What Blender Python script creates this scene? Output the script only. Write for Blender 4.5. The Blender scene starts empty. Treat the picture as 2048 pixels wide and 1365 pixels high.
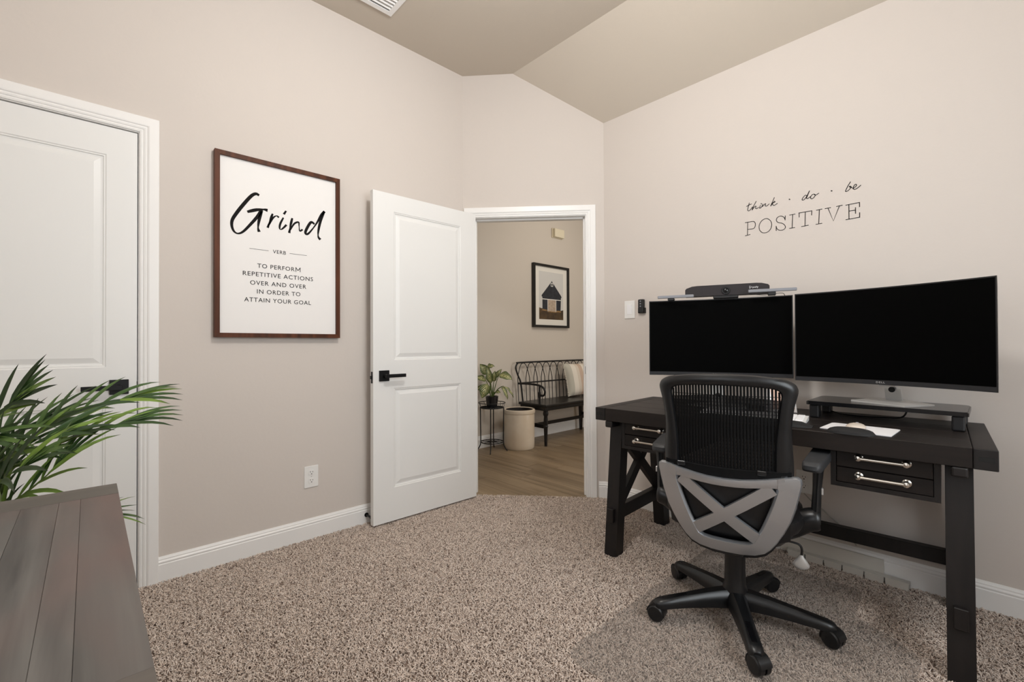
import bpy, bmesh, math, random
from mathutils import Vector, Matrix
random.seed(7)
C = bpy.context.scene.collection
SC = bpy.context.scene
PI = math.pi

def lin(c):
    return tuple(((x/255)/12.92 if x/255 <= .04045 else ((x/255+.055)/1.055)**2.4) for x in c)

# ---------------------------------------------------------------- camera
cam_d = bpy.data.cameras.new('camera'); cam = bpy.data.objects.new('camera', cam_d); C.objects.link(cam)
cam_d.sensor_width = 36; cam_d.lens = 901.0/2048*36; cam_d.clip_start = .02
yaw, pitch, roll = .8162, .0079, -.0039
fwd = Vector((-math.sin(yaw)*math.cos(pitch), math.cos(yaw)*math.cos(pitch), math.sin(pitch)))
rt = Vector((math.cos(yaw), math.sin(yaw), 0)); up = rt.cross(fwd)
rt = rt*math.cos(roll)+up*math.sin(roll); up = rt.cross(fwd)
M = Matrix.Identity(4)
for i in range(3):
    M[i][0], M[i][1], M[i][2] = rt[i], up[i], -fwd[i]
M[2][3] = 1.1071
cam.matrix_world = M
SC.camera = cam

# ---------------------------------------------------------------- light and exposure
SC.view_settings.view_transform = 'Standard'; SC.view_settings.look = 'None'
SC.view_settings.gamma = 1; SC.view_settings.use_curve_mapping = False
SC.view_settings.exposure = 0.0
SC.cycles.max_bounces = 8; SC.cycles.diffuse_bounces = 5; SC.cycles.transparent_max_bounces = 12
SC.cycles.sample_clamp_indirect = 6
world = bpy.data.worlds.new('world'); SC.world = world; world.use_nodes = True
world.node_tree.nodes['Background'].inputs[0].default_value = (.85, .93, 1, 1)
world.node_tree.nodes['Background'].inputs[1].default_value = .4

def lamp(name, kind, loc, power, color, size=.2, size_y=None, target=None):
    d = bpy.data.lights.new(name, kind); d.energy = power; d.color = color
    if kind == 'AREA':
        d.size = size
        if size_y: d.shape = 'RECTANGLE'; d.size_y = size_y
    else:
        d.shadow_soft_size = size
    o = bpy.data.objects.new(name, d); C.objects.link(o); o.location = loc
    if target: o.rotation_euler = (Vector(target)-Vector(loc)).to_track_quat('-Z', 'Y').to_euler()
    return o
WARM = (1, .985, .965)
lamp('ceiling_lamp_light', 'POINT', (-.95, .95, 2.68), 58, WARM, .14)
lamp('window_daylight', 'AREA', (1.12, 1.1, 1.62), 40, (.90, .96, 1), 1.2, 1.4, (-2, 1.1, 1.3))
lamp('back_window_fill', 'AREA', (-.35, -.95, 1.75), 12, (.97, .98, 1), 1.5, 1.3, (-1.1, 2.5, 1.3))  # frontal fill light added outside the unseen back window
lamp('hall_fill_light', 'POINT', (-2.2, 4.0, 2.55), 33, (1, .965, .91), .14)  # unseen lamp added to brighten the hall
lamp('hall_side_light', 'AREA', (-.25, 4.7, 1.4), 24, (1, .98, .95), 1.0, 2.0, (-3.7, 4.0, 1.0))  # unseen area light inside the closed hall, no opening behind it

# ---------------------------------------------------------------- materials
def mat(name, col, rough=.5, metal=0, bump=None, var=None, spec=.5, coat=0, sheen=0, ss=None, emit=None):
    m = bpy.data.materials.new(name); m.use_nodes = True
    nt = m.node_tree; b = nt.nodes['Principled BSDF']
    c = lin(col)
    b.inputs['Base Color'].default_value = (*c, 1); b.inputs['Roughness'].default_value = rough
    b.inputs['Metallic'].default_value = metal; b.inputs['Specular IOR Level'].default_value = spec
    b.inputs['Coat Weight'].default_value = coat
    if sheen: b.inputs['Sheen Weight'].default_value = sheen
    tc = nt.nodes.new('ShaderNodeTexCoord')
    if var:   # (scale, second colour, detail)
        n = nt.nodes.new('ShaderNodeTexNoise'); n.inputs['Scale'].default_value = var[0]; n.inputs['Detail'].default_value = 4
        r = nt.nodes.new('ShaderNodeMix'); r.data_type = 'RGBA'
        r.inputs['A'].default_value = (*c, 1); r.inputs['B'].default_value = (*lin(var[1]), 1)
        rp = nt.nodes.new('ShaderNodeValToRGB'); rp.color_ramp.elements[0].position = .35; rp.color_ramp.elements[1].position = .65
        nt.links.new(tc.outputs['Object'], n.inputs['Vector']); nt.links.new(n.outputs[0], rp.inputs[0])
        nt.links.new(rp.outputs[0], r.inputs['Factor']); nt.links.new(r.outputs['Result'], b.inputs['Base Color'])
    if bump:
        n = nt.nodes.new('ShaderNodeTexNoise'); n.inputs['Scale'].default_value = bump[0]; n.inputs['Detail'].default_value = 3
        bp = nt.nodes.new('ShaderNodeBump'); bp.inputs['Strength'].default_value = bump[1]; bp.inputs['Distance'].default_value = bump[2] if len(bump) > 2 else .002
        nt.links.new(tc.outputs['Object'], n.inputs['Vector']); nt.links.new(n.outputs[0], bp.inputs['Height'])
        nt.links.new(bp.outputs[0], b.inputs['Normal'])
    return m

def wood(name, c1, c2, c3=None, rough=.45, axis=0, scale=1.0, bump=.15, rnd=.25, spec=.4, stain=None):
    """long grain along an object axis; every object gets its own tone"""
    m = bpy.data.materials.new(name); m.use_nodes = True
    nt = m.node_tree; b = nt.nodes['Principled BSDF']; L = nt.links.new
    b.inputs['Roughness'].default_value = rough; b.inputs['Specular IOR Level'].default_value = spec
    tc = nt.nodes.new('ShaderNodeTexCoord'); oi = nt.nodes.new('ShaderNodeObjectInfo')
    mp = nt.nodes.new('ShaderNodeMapping')
    s = [26*scale]*3; s[axis] = 1.6*scale
    mp.inputs['Scale'].default_value = s
    add = nt.nodes.new('ShaderNodeVectorMath'); add.operation = 'ADD'
    mul = nt.nodes.new('ShaderNodeVectorMath'); mul.operation = 'SCALE'
    cmb = nt.nodes.new('ShaderNodeCombineXYZ')
    for i in range(3): L(oi.outputs['Random'], cmb.inputs[i])
    L(cmb.outputs[0], mul.inputs[0]); mul.inputs['Scale'].default_value = 37
    L(tc.outputs['Object'], mp.inputs['Vector']); L(mp.outputs[0], add.inputs[0]); L(mul.outputs[0], add.inputs[1])
    n1 = nt.nodes.new('ShaderNodeTexNoise'); n1.inputs['Scale'].default_value = 1; n1.inputs['Detail'].default_value = 6; n1.inputs['Distortion'].default_value = .6
    L(add.outputs[0], n1.inputs['Vector'])
    rp = nt.nodes.new('ShaderNodeValToRGB')
    rp.color_ramp.elements[0].position = .3; rp.color_ramp.elements[1].position = .7
    rp.color_ramp.elements[0].color = (*lin(c1), 1); rp.color_ramp.elements[1].color = (*lin(c2), 1)
    L(n1.outputs[0], rp.inputs[0])
    out = rp.outputs[0]
    if c3:
        n2 = nt.nodes.new('ShaderNodeTexNoise'); n2.inputs['Scale'].default_value = 2.6; n2.inputs['Detail'].default_value = 3
        mp2 = nt.nodes.new('ShaderNodeMapping'); s2 = [2.5]*3; s2[axis] = .9; mp2.inputs['Scale'].default_value = s2
        L(tc.outputs['Object'], mp2.inputs['Vector']); L(mp2.outputs[0], n2.inputs['Vector'])
        r2 = nt.nodes.new('ShaderNodeValToRGB'); r2.color_ramp.elements[0].position = .45; r2.color_ramp.elements[1].position = .72
        L(n2.outputs[0], r2.inputs[0])
        mx = nt.nodes.new('ShaderNodeMix'); mx.data_type = 'RGBA'
        L(r2.outputs[0], mx.inputs['Factor']); L(out, mx.inputs['A']); mx.inputs['B'].default_value = (*lin(c3), 1)
        out = mx.outputs['Result']
    hs = nt.nodes.new('ShaderNodeHueSaturation')
    mr = nt.nodes.new('ShaderNodeMapRange'); mr.inputs['To Min'].default_value = 1-rnd; mr.inputs['To Max'].default_value = 1+rnd
    L(oi.outputs['Random'], mr.inputs['Value']); L(mr.outputs[0], hs.inputs['Value']); L(out, hs.inputs['Color'])
    L(hs.outputs[0], b.inputs['Base Color'])
    bp = nt.nodes.new('ShaderNodeBump'); bp.inputs['Strength'].default_value = bump; bp.inputs['Distance'].default_value = .001
    L(n1.outputs[0], bp.inputs['Height']); L(bp.outputs[0], b.inputs['Normal'])
    return m

PAINT = mat('wall_paint', (211, 203, 196), .85, bump=(55, .22, .002), spec=.25)
CEIL = mat('ceiling_paint_shaded', (198, 188, 175), .9, bump=(60, .2, .002), spec=.2)  # the wall paint, with the ceiling's dimmer light darkened into the colour
HALLP = mat('hall_paint', (206, 197, 185), .85, bump=(55, .2, .002), spec=.25)
TRIM = mat('white_trim', (240, 239, 237), .35, spec=.45)
DOORW = mat('white_door', (234, 234, 232), .38, bump=(120, .03, .0005), spec=.45)
BLACK = mat('black_metal', (5, 5, 6), .42, spec=.35)
GAP = mat('dark_gap', (18, 17, 16), .9)
PLASTW = mat('white_plastic', (236, 235, 232), .35)
CREAM = mat('cream_plastic', (226, 216, 190), .5)
FRAMEW = wood('walnut', (60, 31, 16), (98, 55, 33), rough=.5, axis=2, rnd=.05, spec=.2)
PAPER = mat('paper', (240, 238, 236), .8, spec=.2)
INK = mat('ink', (22, 20, 20), .8, spec=.2)
DESK = wood('espresso_wood', (19, 15, 14), (34, 28, 25), rough=.46, spec=.3, axis=0, rnd=.12, bump=.25)
DESKD = wood('espresso_wood_frame', (16, 13, 13), (28, 24, 23), rough=.5, axis=2, rnd=.1, bump=.2)
CHROME = mat('satin_nickel', (205, 200, 192), .22, 1)
SCREEN = mat('dark_screen', (1, 1, 1), .55, spec=.04)
BEZEL = mat('black_bezel', (15, 15, 17), .42)
CHIN = mat('charcoal_bezel', (28, 28, 31), .45)
SILVER = mat('silver_plastic', (205, 204, 202), .35, .55)
CHAIRS = mat('silver_chair_plastic', (182, 185, 189), .32, .8)
CHAIRB = mat('black_chair_plastic', (17, 18, 20), .34, bump=(300, .05, .0004))
CHAIRM = mat('black_mesh', (9, 9, 10), .85, spec=.2)
LEATH = mat('black_upholstery', (15, 15, 17), .45, bump=(120, .1, .001))
PADG = mat('grey_armrest', (48, 49, 51), .55)
GLOSSB = mat('gloss_black_plastic', (14, 14, 16), .2)
GREYBAR = mat('grey_lamp_bar', (138, 140, 146), .45)
VIDB = mat('fabric_black', (46, 42, 44), .8, bump=(900, .4, .0006))
RUBBER = mat('black_rubber', (26, 26, 27), .75)
WHITE = mat('white_sheet', (244, 243, 244), .6)
GOLD = mat('gold_wire', (200, 160, 80), .3, 1)
PEACH = mat('peach_print', (236, 200, 180), .7)
MOUSE = mat('beige_mouse', (218, 206, 192), .4)
STONE = mat('stoneware_glaze', (216, 203, 184), .35, var=(3.5, (204, 187, 164)), coat=.15)
STONEIN = mat('stoneware_inside', (24, 18, 15), .6)
IRON = mat('wrought_iron', (13, 12, 12), .55)
BENCHW = mat('black_painted_wood', (13, 12, 12), .3, bump=(40, .08, .001))
POTB = mat('black_pot', (24, 24, 27), .3, coat=.3)
SOIL = mat('soil', (44, 34, 26), .95, bump=(90, .8, .01))
GOLDL = mat('pale_handset', (60, 60, 62), .5)
CORD = mat('grey_cord', (170, 166, 158), .5)
RACE = mat('raceway', (206, 202, 194), .45)
ART_SKY = mat('art_sky', (205, 203, 198), .7)
ART_BLK = mat('art_black', (26, 28, 34), .7, var=(30, (40, 43, 50)))
ART_DOOR = mat('art_door', (186, 168, 148), .7, var=(40, (165, 146, 126)))
ART_GRD = mat('art_ground', (62, 48, 32), .8, var=(14, (88, 68, 42)))
ART_HAY = mat('art_hay', (160, 128, 84), .8, var=(30, (120, 92, 58)))
ART_WHT = mat('art_white', (232, 229, 222), .7)
MATW = mat('mat_board', (226, 222, 212), .8)
TREAD = mat('terracotta_stripe', (188, 163, 144), .9)
PILLOWM = {}
for k, c in dict(sage=(190, 186, 172), cream=(226, 218, 204), tan=(198, 174, 154), oat=(212, 200, 184)).items():
    PILLOWM[k] = mat('pillow_'+k, c, .95, bump=(260, .3, .001))
STEMG = mat('stem_green', (86, 104, 48), .55)
SOLED = mat('leaf_dark', (40, 60, 30), .5)

def palm_mat():
    m = bpy.data.materials.new('palm_leaf'); m.use_nodes = True; nt = m.node_tree; b = nt.nodes['Principled BSDF']; L = nt.links.new
    oi = nt.nodes.new('ShaderNodeObjectInfo'); rp = nt.nodes.new('ShaderNodeValToRGB')
    rp.color_ramp.elements[0].color = (*lin((36, 56, 26)), 1); rp.color_ramp.elements[1].color = (*lin((128, 156, 66)), 1)
    e = rp.color_ramp.elements.new(.55); e.color = (*lin((62, 90, 44)), 1)
    L(oi.outputs['Random'], rp.inputs[0])
    at = nt.nodes.new('ShaderNodeAttribute'); at.attribute_name = 'along'
    mx = nt.nodes.new('ShaderNodeMix'); mx.data_type = 'RGBA'
    mr = nt.nodes.new('ShaderNodeMapRange'); mr.inputs['From Min'].default_value = .72; mr.inputs['From Max'].default_value = 1.0; mr.inputs['To Max'].default_value = .75
    L(at.outputs['Fac'], mr.inputs['Value']); L(mr.outputs[0], mx.inputs['Factor'])
    L(rp.outputs[0], mx.inputs['A']); mx.inputs['B'].default_value = (*lin((22, 32, 16)), 1)
    L(mx.outputs['Result'], b.inputs['Base Color'])
    b.inputs['Roughness'].default_value = .38; b.inputs['Specular IOR Level'].default_value = .5
    return m
PALM = palm_mat()

def varieg_mat():
    m = bpy.data.materials.new('variegated_leaf'); m.use_nodes = True; nt = m.node_tree; b = nt.nodes['Principled BSDF']; L = nt.links.new
    at = nt.nodes.new('ShaderNodeAttribute'); at.attribute_name = 'across'
    al = nt.nodes.new('ShaderNodeAttribute'); al.attribute_name = 'along'
    # chevron stripes: across*a - along*b, through a sine
    ab = nt.nodes.new('ShaderNodeMath'); ab.operation = 'ABSOLUTE'; L(at.outputs['Fac'], ab.inputs[0])
    m1 = nt.nodes.new('ShaderNodeMath'); m1.operation = 'MULTIPLY_ADD'; L(ab.outputs[0], m1.inputs[0]); m1.inputs[1].default_value = 2.2
    m2 = nt.nodes.new('ShaderNodeMath'); m2.operation = 'MULTIPLY'; L(al.outputs['Fac'], m2.inputs[0]); m2.inputs[1].default_value = -3.2
    L(m2.outputs[0], m1.inputs[2])
    m3 = nt.nodes.new('ShaderNodeMath'); m3.operation = 'MULTIPLY'; L(m1.outputs[0], m3.inputs[0]); m3.inputs[1].default_value = 9
    sn = nt.nodes.new('ShaderNodeMath'); sn.operation = 'SINE'; L(m3.outputs[0], sn.inputs[0])
    sb = nt.nodes.new('ShaderNodeMath'); sb.operation = 'MULTIPLY_ADD'; L(ab.outputs[0], sb.inputs[0]); sb.inputs[1].default_value = -1.6; L(sn.outputs[0], sb.inputs[2])
    rp = nt.nodes.new('ShaderNodeValToRGB')
    mr = nt.nodes.new('ShaderNodeMapRange'); mr.inputs['From Min'].default_value = -2.2; mr.inputs['From Max'].default_value = 1
    L(sb.outputs[0], mr.inputs['Value']); L(mr.outputs[0], rp.inputs[0])
    rp.color_ramp.elements[0].position = .35; rp.color_ramp.elements[1].position = .75
    rp.color_ramp.elements[0].color = (*lin((58, 74, 34)), 1); rp.color_ramp.elements[1].color = (*lin((214, 208, 150)), 1)
    e = rp.color_ramp.elements.new(.55); e.color = (*lin((110, 124, 62)), 1)
    L(rp.outputs[0], b.inputs['Base Color']); b.inputs['Roughness'].default_value = .4
    return m
VARI = varieg_mat()

def clear_mat():
    m = bpy.data.materials.new('clear_vinyl'); m.use_nodes = True; nt = m.node_tree; L = nt.links.new
    for n in list(nt.nodes): nt.nodes.remove(n)
    o = nt.nodes.new('ShaderNodeOutputMaterial'); t = nt.nodes.new('ShaderNodeBsdfTransparent'); t.inputs[0].default_value = (.93, .925, .92, 1)
    g = nt.nodes.new('ShaderNodeBsdfPrincipled'); g.inputs['Base Color'].default_value = (.55, .53, .5, 1); g.inputs['Roughness'].default_value = .3
    mx = nt.nodes.new('ShaderNodeMixShader'); mx.inputs[0].default_value = .085
    L(t.outputs[0], mx.inputs[1]); L(g.outputs[0], mx.inputs[2]); L(mx.outputs[0], o.inputs[0])
    return m
VINYL = clear_mat()
def glass_mat():
    m = bpy.data.materials.new('window_glass'); m.use_nodes = True; nt = m.node_tree; L = nt.links.new
    for n in list(nt.nodes): nt.nodes.remove(n)
    o = nt.nodes.new('ShaderNodeOutputMaterial'); t = nt.nodes.new('ShaderNodeBsdfTransparent')
    g = nt.nodes.new('ShaderNodeBsdfGlossy'); g.inputs['Roughness'].default_value = .02
    mx = nt.nodes.new('ShaderNodeMixShader'); mx.inputs[0].default_value = .06
    L(t.outputs[0], mx.inputs[1]); L(g.outputs[0], mx.inputs[2]); L(mx.outputs[0], o.inputs[0])
    return m
GLASS = glass_mat()

def pile_mat():
    m = bpy.data.materials.new('carpet_yarn'); m.use_nodes = True; nt = m.node_tree; b = nt.nodes['Principled BSDF']; L = nt.links.new
    at = nt.nodes.new('ShaderNodeAttribute'); at.attribute_name = 'tone'; at.attribute_type = 'INSTANCER'
    rp = nt.nodes.new('ShaderNodeValToRGB')
    rp.color_ramp.elements[0].color = (*lin((152, 136, 125)), 1); rp.color_ramp.elements[1].color = (*lin((228, 215, 204)), 1)
    e = rp.color_ramp.elements.new(.3); e.color = (*lin((204, 187, 174)), 1)
    L(at.outputs['Fac'], rp.inputs[0]); L(rp.outputs[0], b.inputs['Base Color'])
    b.inputs['Roughness'].default_value = .95; b.inputs['Specular IOR Level'].default_value = .1
    return m
PILE = pile_mat()
CARPB = mat('carpet_backing', (138, 121, 110), .98, bump=(300, .6, .004), spec=.05)

# ---------------------------------------------------------------- mesh helpers
class MB:
    def __init__(s): s.v = []; s.f = []; s.mi = []; s.sm = []; s.cur = 0; s.smooth = False
    def add(s, vs, fs, smooth=None):
        o = len(s.v); s.v += [tuple(v) for v in vs]
        for f in fs:
            s.f.append(tuple(i+o for i in f)); s.mi.append(s.cur); s.sm.append(s.smooth if smooth is None else smooth)
        return s
    def box(s, lo, hi, T=None):
        x0, y0, z0 = lo; x1, y1, z1 = hi
        vs = [(x0,y0,z0),(x1,y0,z0),(x1,y1,z0),(x0,y1,z0),(x0,y0,z1),(x1,y0,z1),(x1,y1,z1),(x0,y1,z1)]
        if T: vs = [T(v) for v in vs]
        return s.add(vs, [(0,3,2,1),(4,5,6,7),(0,1,5,4),(1,2,6,5),(2,3,7,6),(3,0,4,7)], False)
    def hexa(s, vs):
        return s.add(vs, [(0,3,2,1),(4,5,6,7),(0,1,5,4),(1,2,6,5),(2,3,7,6),(3,0,4,7)], False)
    def rbox(s, lo, hi, r=.004, seg=2, T=None):
        bm = bmesh.new(); bmesh.ops.create_cube(bm, size=1)
        for v in bm.verts:
            v.co = Vector([(lo[i]+hi[i])/2+v.co[i]*(hi[i]-lo[i]) for i in range(3)])
        bmesh.ops.bevel(bm, geom=list(bm.edges), offset=r, segments=seg, affect='EDGES', profile=.5)
        s.bm(bm, T); return s
    def bm(s, bm, T=None, smooth=None):
        bm.verts.index_update()
        vs = [T(v.co) if T else v.co[:] for v in bm.verts]
        s.add(vs, [[v.index for v in f.verts] for f in bm.faces], smooth); bm.free(); return s
    def tube(s, pts, r, seg=8, closed=False, caps=True):
        pts = [Vector(p) for p in pts]; n = len(pts)
        rs = r if isinstance(r, (list, tuple)) else [r]*n
        tang = []
        for i in range(n):
            a = pts[(i-1) % n] if (closed or i > 0) else pts[0]; b = pts[(i+1) % n] if (closed or i < n-1) else pts[-1]
            t = (b-a); tang.append(t.normalized() if t.length > 1e-9 else Vector((0,0,1)))
        ref = Vector((0,0,1)) if abs(tang[0].z) < .9 else Vector((1,0,0))
        u = tang[0].cross(ref).normalized(); rings = []
        for i in range(n):
            u = (u-tang[i]*u.dot(tang[i]));
            u = u.normalized() if u.length > 1e-6 else tang[i].orthogonal().normalized()
            w = tang[i].cross(u)
            rings.append([pts[i]+(u*math.cos(2*PI*k/seg)+w*math.sin(2*PI*k/seg))*rs[i] for k in range(seg)])
        return s.loft(rings, closed, caps)
    def loft(s, rings, closed=False, caps=True, smooth=True):
        seg = len(rings[0]); n = len(rings); vs = [p for r in rings for p in r]; fs = []
        for i in range(n if closed else n-1):
            j = (i+1) % n
            for k in range(seg):
                l = (k+1) % seg; fs.append((i*seg+k, i*seg+l, j*seg+l, j*seg+k))
        s.add(vs, fs, smooth)
        if caps and not closed:
            s.add(rings[0], [tuple(reversed(range(seg)))], False); s.add(rings[-1], [tuple(range(seg))], False)
        return s
    def cyl(s, p0, p1, r, r1=None, seg=20, caps=True):
        p0 = Vector(p0); p1 = Vector(p1); r1 = r if r1 is None else r1
        t = (p1-p0).normalized(); u = t.orthogonal().normalized(); w = t.cross(u)
        R = lambda p, q: [p+(u*math.cos(2*PI*k/seg)+w*math.sin(2*PI*k/seg))*q for k in range(seg)]
        return s.loft([R(p0, r), R(p1, r1)], caps=caps)
    def lathe(s, prof, c=(0,0,0), seg=32, axis='z'):
        rings = []
        for r, z in prof:
            rings.append([(c[0]+r*math.cos(2*PI*k/seg), c[1]+r*math.sin(2*PI*k/seg), c[2]+z) for k in range(seg)])
        return s.loft(rings, caps=False)
    def sphere(s, c, r, T=None, u=14, v=9):
        rr = r if isinstance(r, (tuple, list)) else (r, r, r)
        bm = bmesh.new(); bmesh.ops.create_uvsphere(bm, u_segments=u, v_segments=v, radius=1)
        for q in bm.verts: q.co = Vector((c[0]+q.co.x*rr[0], c[1]+q.co.y*rr[1], c[2]+q.co.z*rr[2]))
        return s.bm(bm, T, True)
    def prism(s, poly, z0, z1, T=None):
        n = len(poly); vs = [(x, y, z0) for x, y in poly]+[(x, y, z1) for x, y in poly]
        if T: vs = [T(v) for v in vs]
        fs = [tuple(reversed(range(n))), tuple(range(n, 2*n))]+[(i, (i+1) % n, n+(i+1) % n, n+i) for i in range(n)]
        return s.add(vs, fs, False)

def obj(name, mb, mats, parent=None, local=False, smooth=None, fix=True, attrs=None):
    """link a mesh object; world-space vertices unless local; top-level origin at the base centre"""
    me = bpy.data.meshes.new(name)
    vs = mb.v; off = Vector((0, 0, 0))
    if parent is not None and not local:
        inv = ROOTM[root_of(parent)].inverted(); vs = [inv @ Vector(v) for v in vs]
    if parent is None and vs:
        xs = [[v[i] for v in vs] for i in range(3)]
        off = Vector(((min(xs[0])+max(xs[0]))/2, (min(xs[1])+max(xs[1]))/2, min(xs[2])))
        vs = [Vector(v)-off for v in vs]
    me.from_pydata([tuple(v) for v in vs], [], mb.f)
    mats = mats if isinstance(mats, (list, tuple)) else [mats]
    for m in mats: me.materials.append(m)
    me.polygons.foreach_set('material_index', mb.mi)
    me.polygons.foreach_set('use_smooth', mb.sm if smooth is None else [smooth]*len(mb.f))
    if attrs:
        for k, vals in attrs.items():
            a = me.attributes.new(k, 'FLOAT', 'POINT'); a.data.foreach_set('value', vals)
    if fix:
        bm = bmesh.new(); bm.from_mesh(me); bmesh.ops.recalc_face_normals(bm, faces=bm.faces)
        for e in bm.edges:
            if len(e.link_faces) == 2 and e.calc_face_angle(0) > .62: e.smooth = False
        bm.to_mesh(me); bm.free()
    me.update()
    o = bpy.data.objects.new(name, me); C.objects.link(o)
    if parent is not None: o.parent = parent
    else: o.location = off
    return o
ROOTM = {}
def root_of(o):
    while o.parent: o = o.parent
    return o.name
def tag(o, label=None, cat=None, group=None, kind=None):
    if label: o['label'] = label
    if cat: o['category'] = cat
    if group: o['group'] = group
    if kind: o['kind'] = kind
    return o
def thing(name, label, cat, loc=(0,0,0), rz=0, group=None):
    o = bpy.data.objects.new(name, None); C.objects.link(o); o.empty_display_size = .05
    o.location = loc; o.rotation_euler = (0, 0, rz)
    ROOTM[o.name] = Matrix.Translation(Vector(loc)) @ Matrix.Rotation(rz, 4, 'Z')
    return tag(o, label, cat, group)
def struct(name, mb, mats, parent=None, smooth=None):
    o = obj(name, mb, mats, parent, smooth=smooth)
    if parent is None:
        o['kind'] = 'structure'; ROOTM[o.name] = Matrix.Translation(o.location)
    return o
def bez(p, n=6):
    """Catmull-Rom through points"""
    P = [Vector(q) for q in p]; out = []
    for i in range(len(P)-1):
        a = P[i-1] if i else P[0]*2-P[1]; b, c = P[i], P[i+1]; d = P[i+2] if i+2 < len(P) else P[-1]*2-P[-2]
        for k in range(n):
            t = k/n
            out.append(.5*((2*b)+(c-a)*t+(2*a-5*b+4*c-d)*t*t+(3*b-a-3*c+d)*t**3))
    out.append(P[-1]); return out
def ribbon(mb, pts, w, T, taper=False, smooth=3):
    P = bez([(x, y, 0) for x, y in pts], smooth) if smooth and len(pts) > 2 else [Vector((x, y, 0)) for x, y in pts]
    n = len(P); vs = []
    ww = w if isinstance(w, (list, tuple)) else None
    for i in range(n):
        t = (P[min(i+1, n-1)]-P[max(i-1, 0)]); t = t.normalized() if t.length > 1e-9 else Vector((1,0,0))
        q = Vector((-t.y, t.x, 0)); u = i/(n-1)
        h = (ww[0]+(ww[1]-ww[0])*abs(math.sin(u*PI*ww[2]+ww[3])) if ww else w)/2
        if taper: h *= min(1, .35+4*min(u, 1-u))
        e = t*(w/2 if not ww else 0) if (i in (0, n-1) and not taper) else Vector((0,0,0))
        if i == 0: e = -e
        vs += [T(*(P[i]+q*h+e)[:2]), T(*(P[i]-q*h+e)[:2])]
    mb.add(vs, [(2*i, 2*i+1, 2*i+3, 2*i+2) for i in range(n-1)], False)
def text_mb(mb, s, T, x0, x1, z, cap=None, bold=0):
    cu = bpy.data.curves.new('t', 'FONT'); cu.body = s; cu.size = 1; cu.resolution_u = 3; cu.offset = bold; cu.space_character = 1.12
    o = bpy.data.objects.new('t', cu); C.objects.link(o)
    bpy.context.view_layer.update()
    dg = bpy.context.evaluated_depsgraph_get(); me = bpy.data.meshes.new_from_object(o.evaluated_get(dg))
    xs = [v.co.x for v in me.vertices]; ys = [v.co.y for v in me.vertices]
    a, b = min(xs), max(xs); sx = (x1-x0)/(b-a); H = .70
    sy = cap/H if cap else sx
    mb.add([T(x0+(v.co.x-a)*sx, z+v.co.y*sy) for v in me.vertices], [tuple(p.vertices) for p in me.polygons], False)
    bpy.data.objects.remove(o); bpy.data.curves.remove(cu); bpy.data.meshes.remove(me)

# ================================================================ THE SETTING
a, b = 2.6863, 2.7263                     # wall_left at x=-a, wall_right at y=b
CA, CB = Vector((-a, 2.029, 0)), Vector((-1.919, b, 0))     # ends of the diagonal wall with the doorway
dC = (CB-CA).normalized(); nC = Vector((dC.y, -dC.x, 0)); LC = (CB-CA).length   # nC points into the office
H1, H2, RDG = 3.1123, 2.7162, b-.4452
XE, YB = .95, -.74                        # window wall and back wall
def TC(u, n, z): p = CA+dC*u+nC*n; return (p.x, p.y, z)
TH = .12
# doorway opening along the diagonal wall
U0, U1, DZ = .085, .9, 2.045
# closet opening in wall_left
K1, K0, KZ = .166, -.556, 2.092

m = MB(); m.prism([(-a-.02, YB-.02), (XE+.02, YB-.02), (XE+.02, b+.02), (CB.x, b+.02), (CA.x-.02, CA.y)], -.06, -.009)
fl = struct('floor', m, CARPB)
hall_poly = [(-3.76-.12, .9), (-a-.12, .9), (-a-.12, CA.y+.05), tuple((CA-nC*.0)[:2]), tuple((CB)[:2]), (CB.x+.1, b+.12), (.2, b+.12), (.2, 6.0), (-3.88, 6.0)]
m = MB(); m.prism(hall_poly, -.06, -.012); fh = struct('floor', m, GAP)
# wood-look planks of the hall floor, one by one
PLANK = wood('hall_plank', (112, 94, 72), (158, 138, 112), (134, 116, 92), rough=.42, axis=0, scale=.55, rnd=.13, bump=.1)
pw, plen = .152, .915
def xC(y): return CA.x+(y-CA.y)*(CB.x-CA.x)/(CB.y-CA.y)+.03
r = 0
y = 1.98
while y < 5.6:
    y0, y1 = y+.0012, y+pw-.0012
    x = -3.76-random.random()*plen
    lim = [(-a-.02 if q < CA.y else xC(q)) if q < CB.y+.02 else .1 for q in (y0, y1)]
    while x < max(lim):
        xa, xb = max(x+.0012, -3.76), x+plen-.0012
        e0, e1 = min(xb, lim[0]), min(xb, lim[1])
        if e0-xa > .02 and e1-xa > .02:
            m = MB(); z0, z1 = -.012, -.001+random.uniform(-.0006, .0004)
            m.hexa([(xa,y0,z0),(e0,y0,z0),(e1,y1,z0),(xa,y1,z0),(xa,y0,z1),(e0,y0,z1),(e1,y1,z1),(xa,y1,z1)])
            obj('plank', m, PLANK, fh)
        x += plen
    y += pw; r += 1

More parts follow.
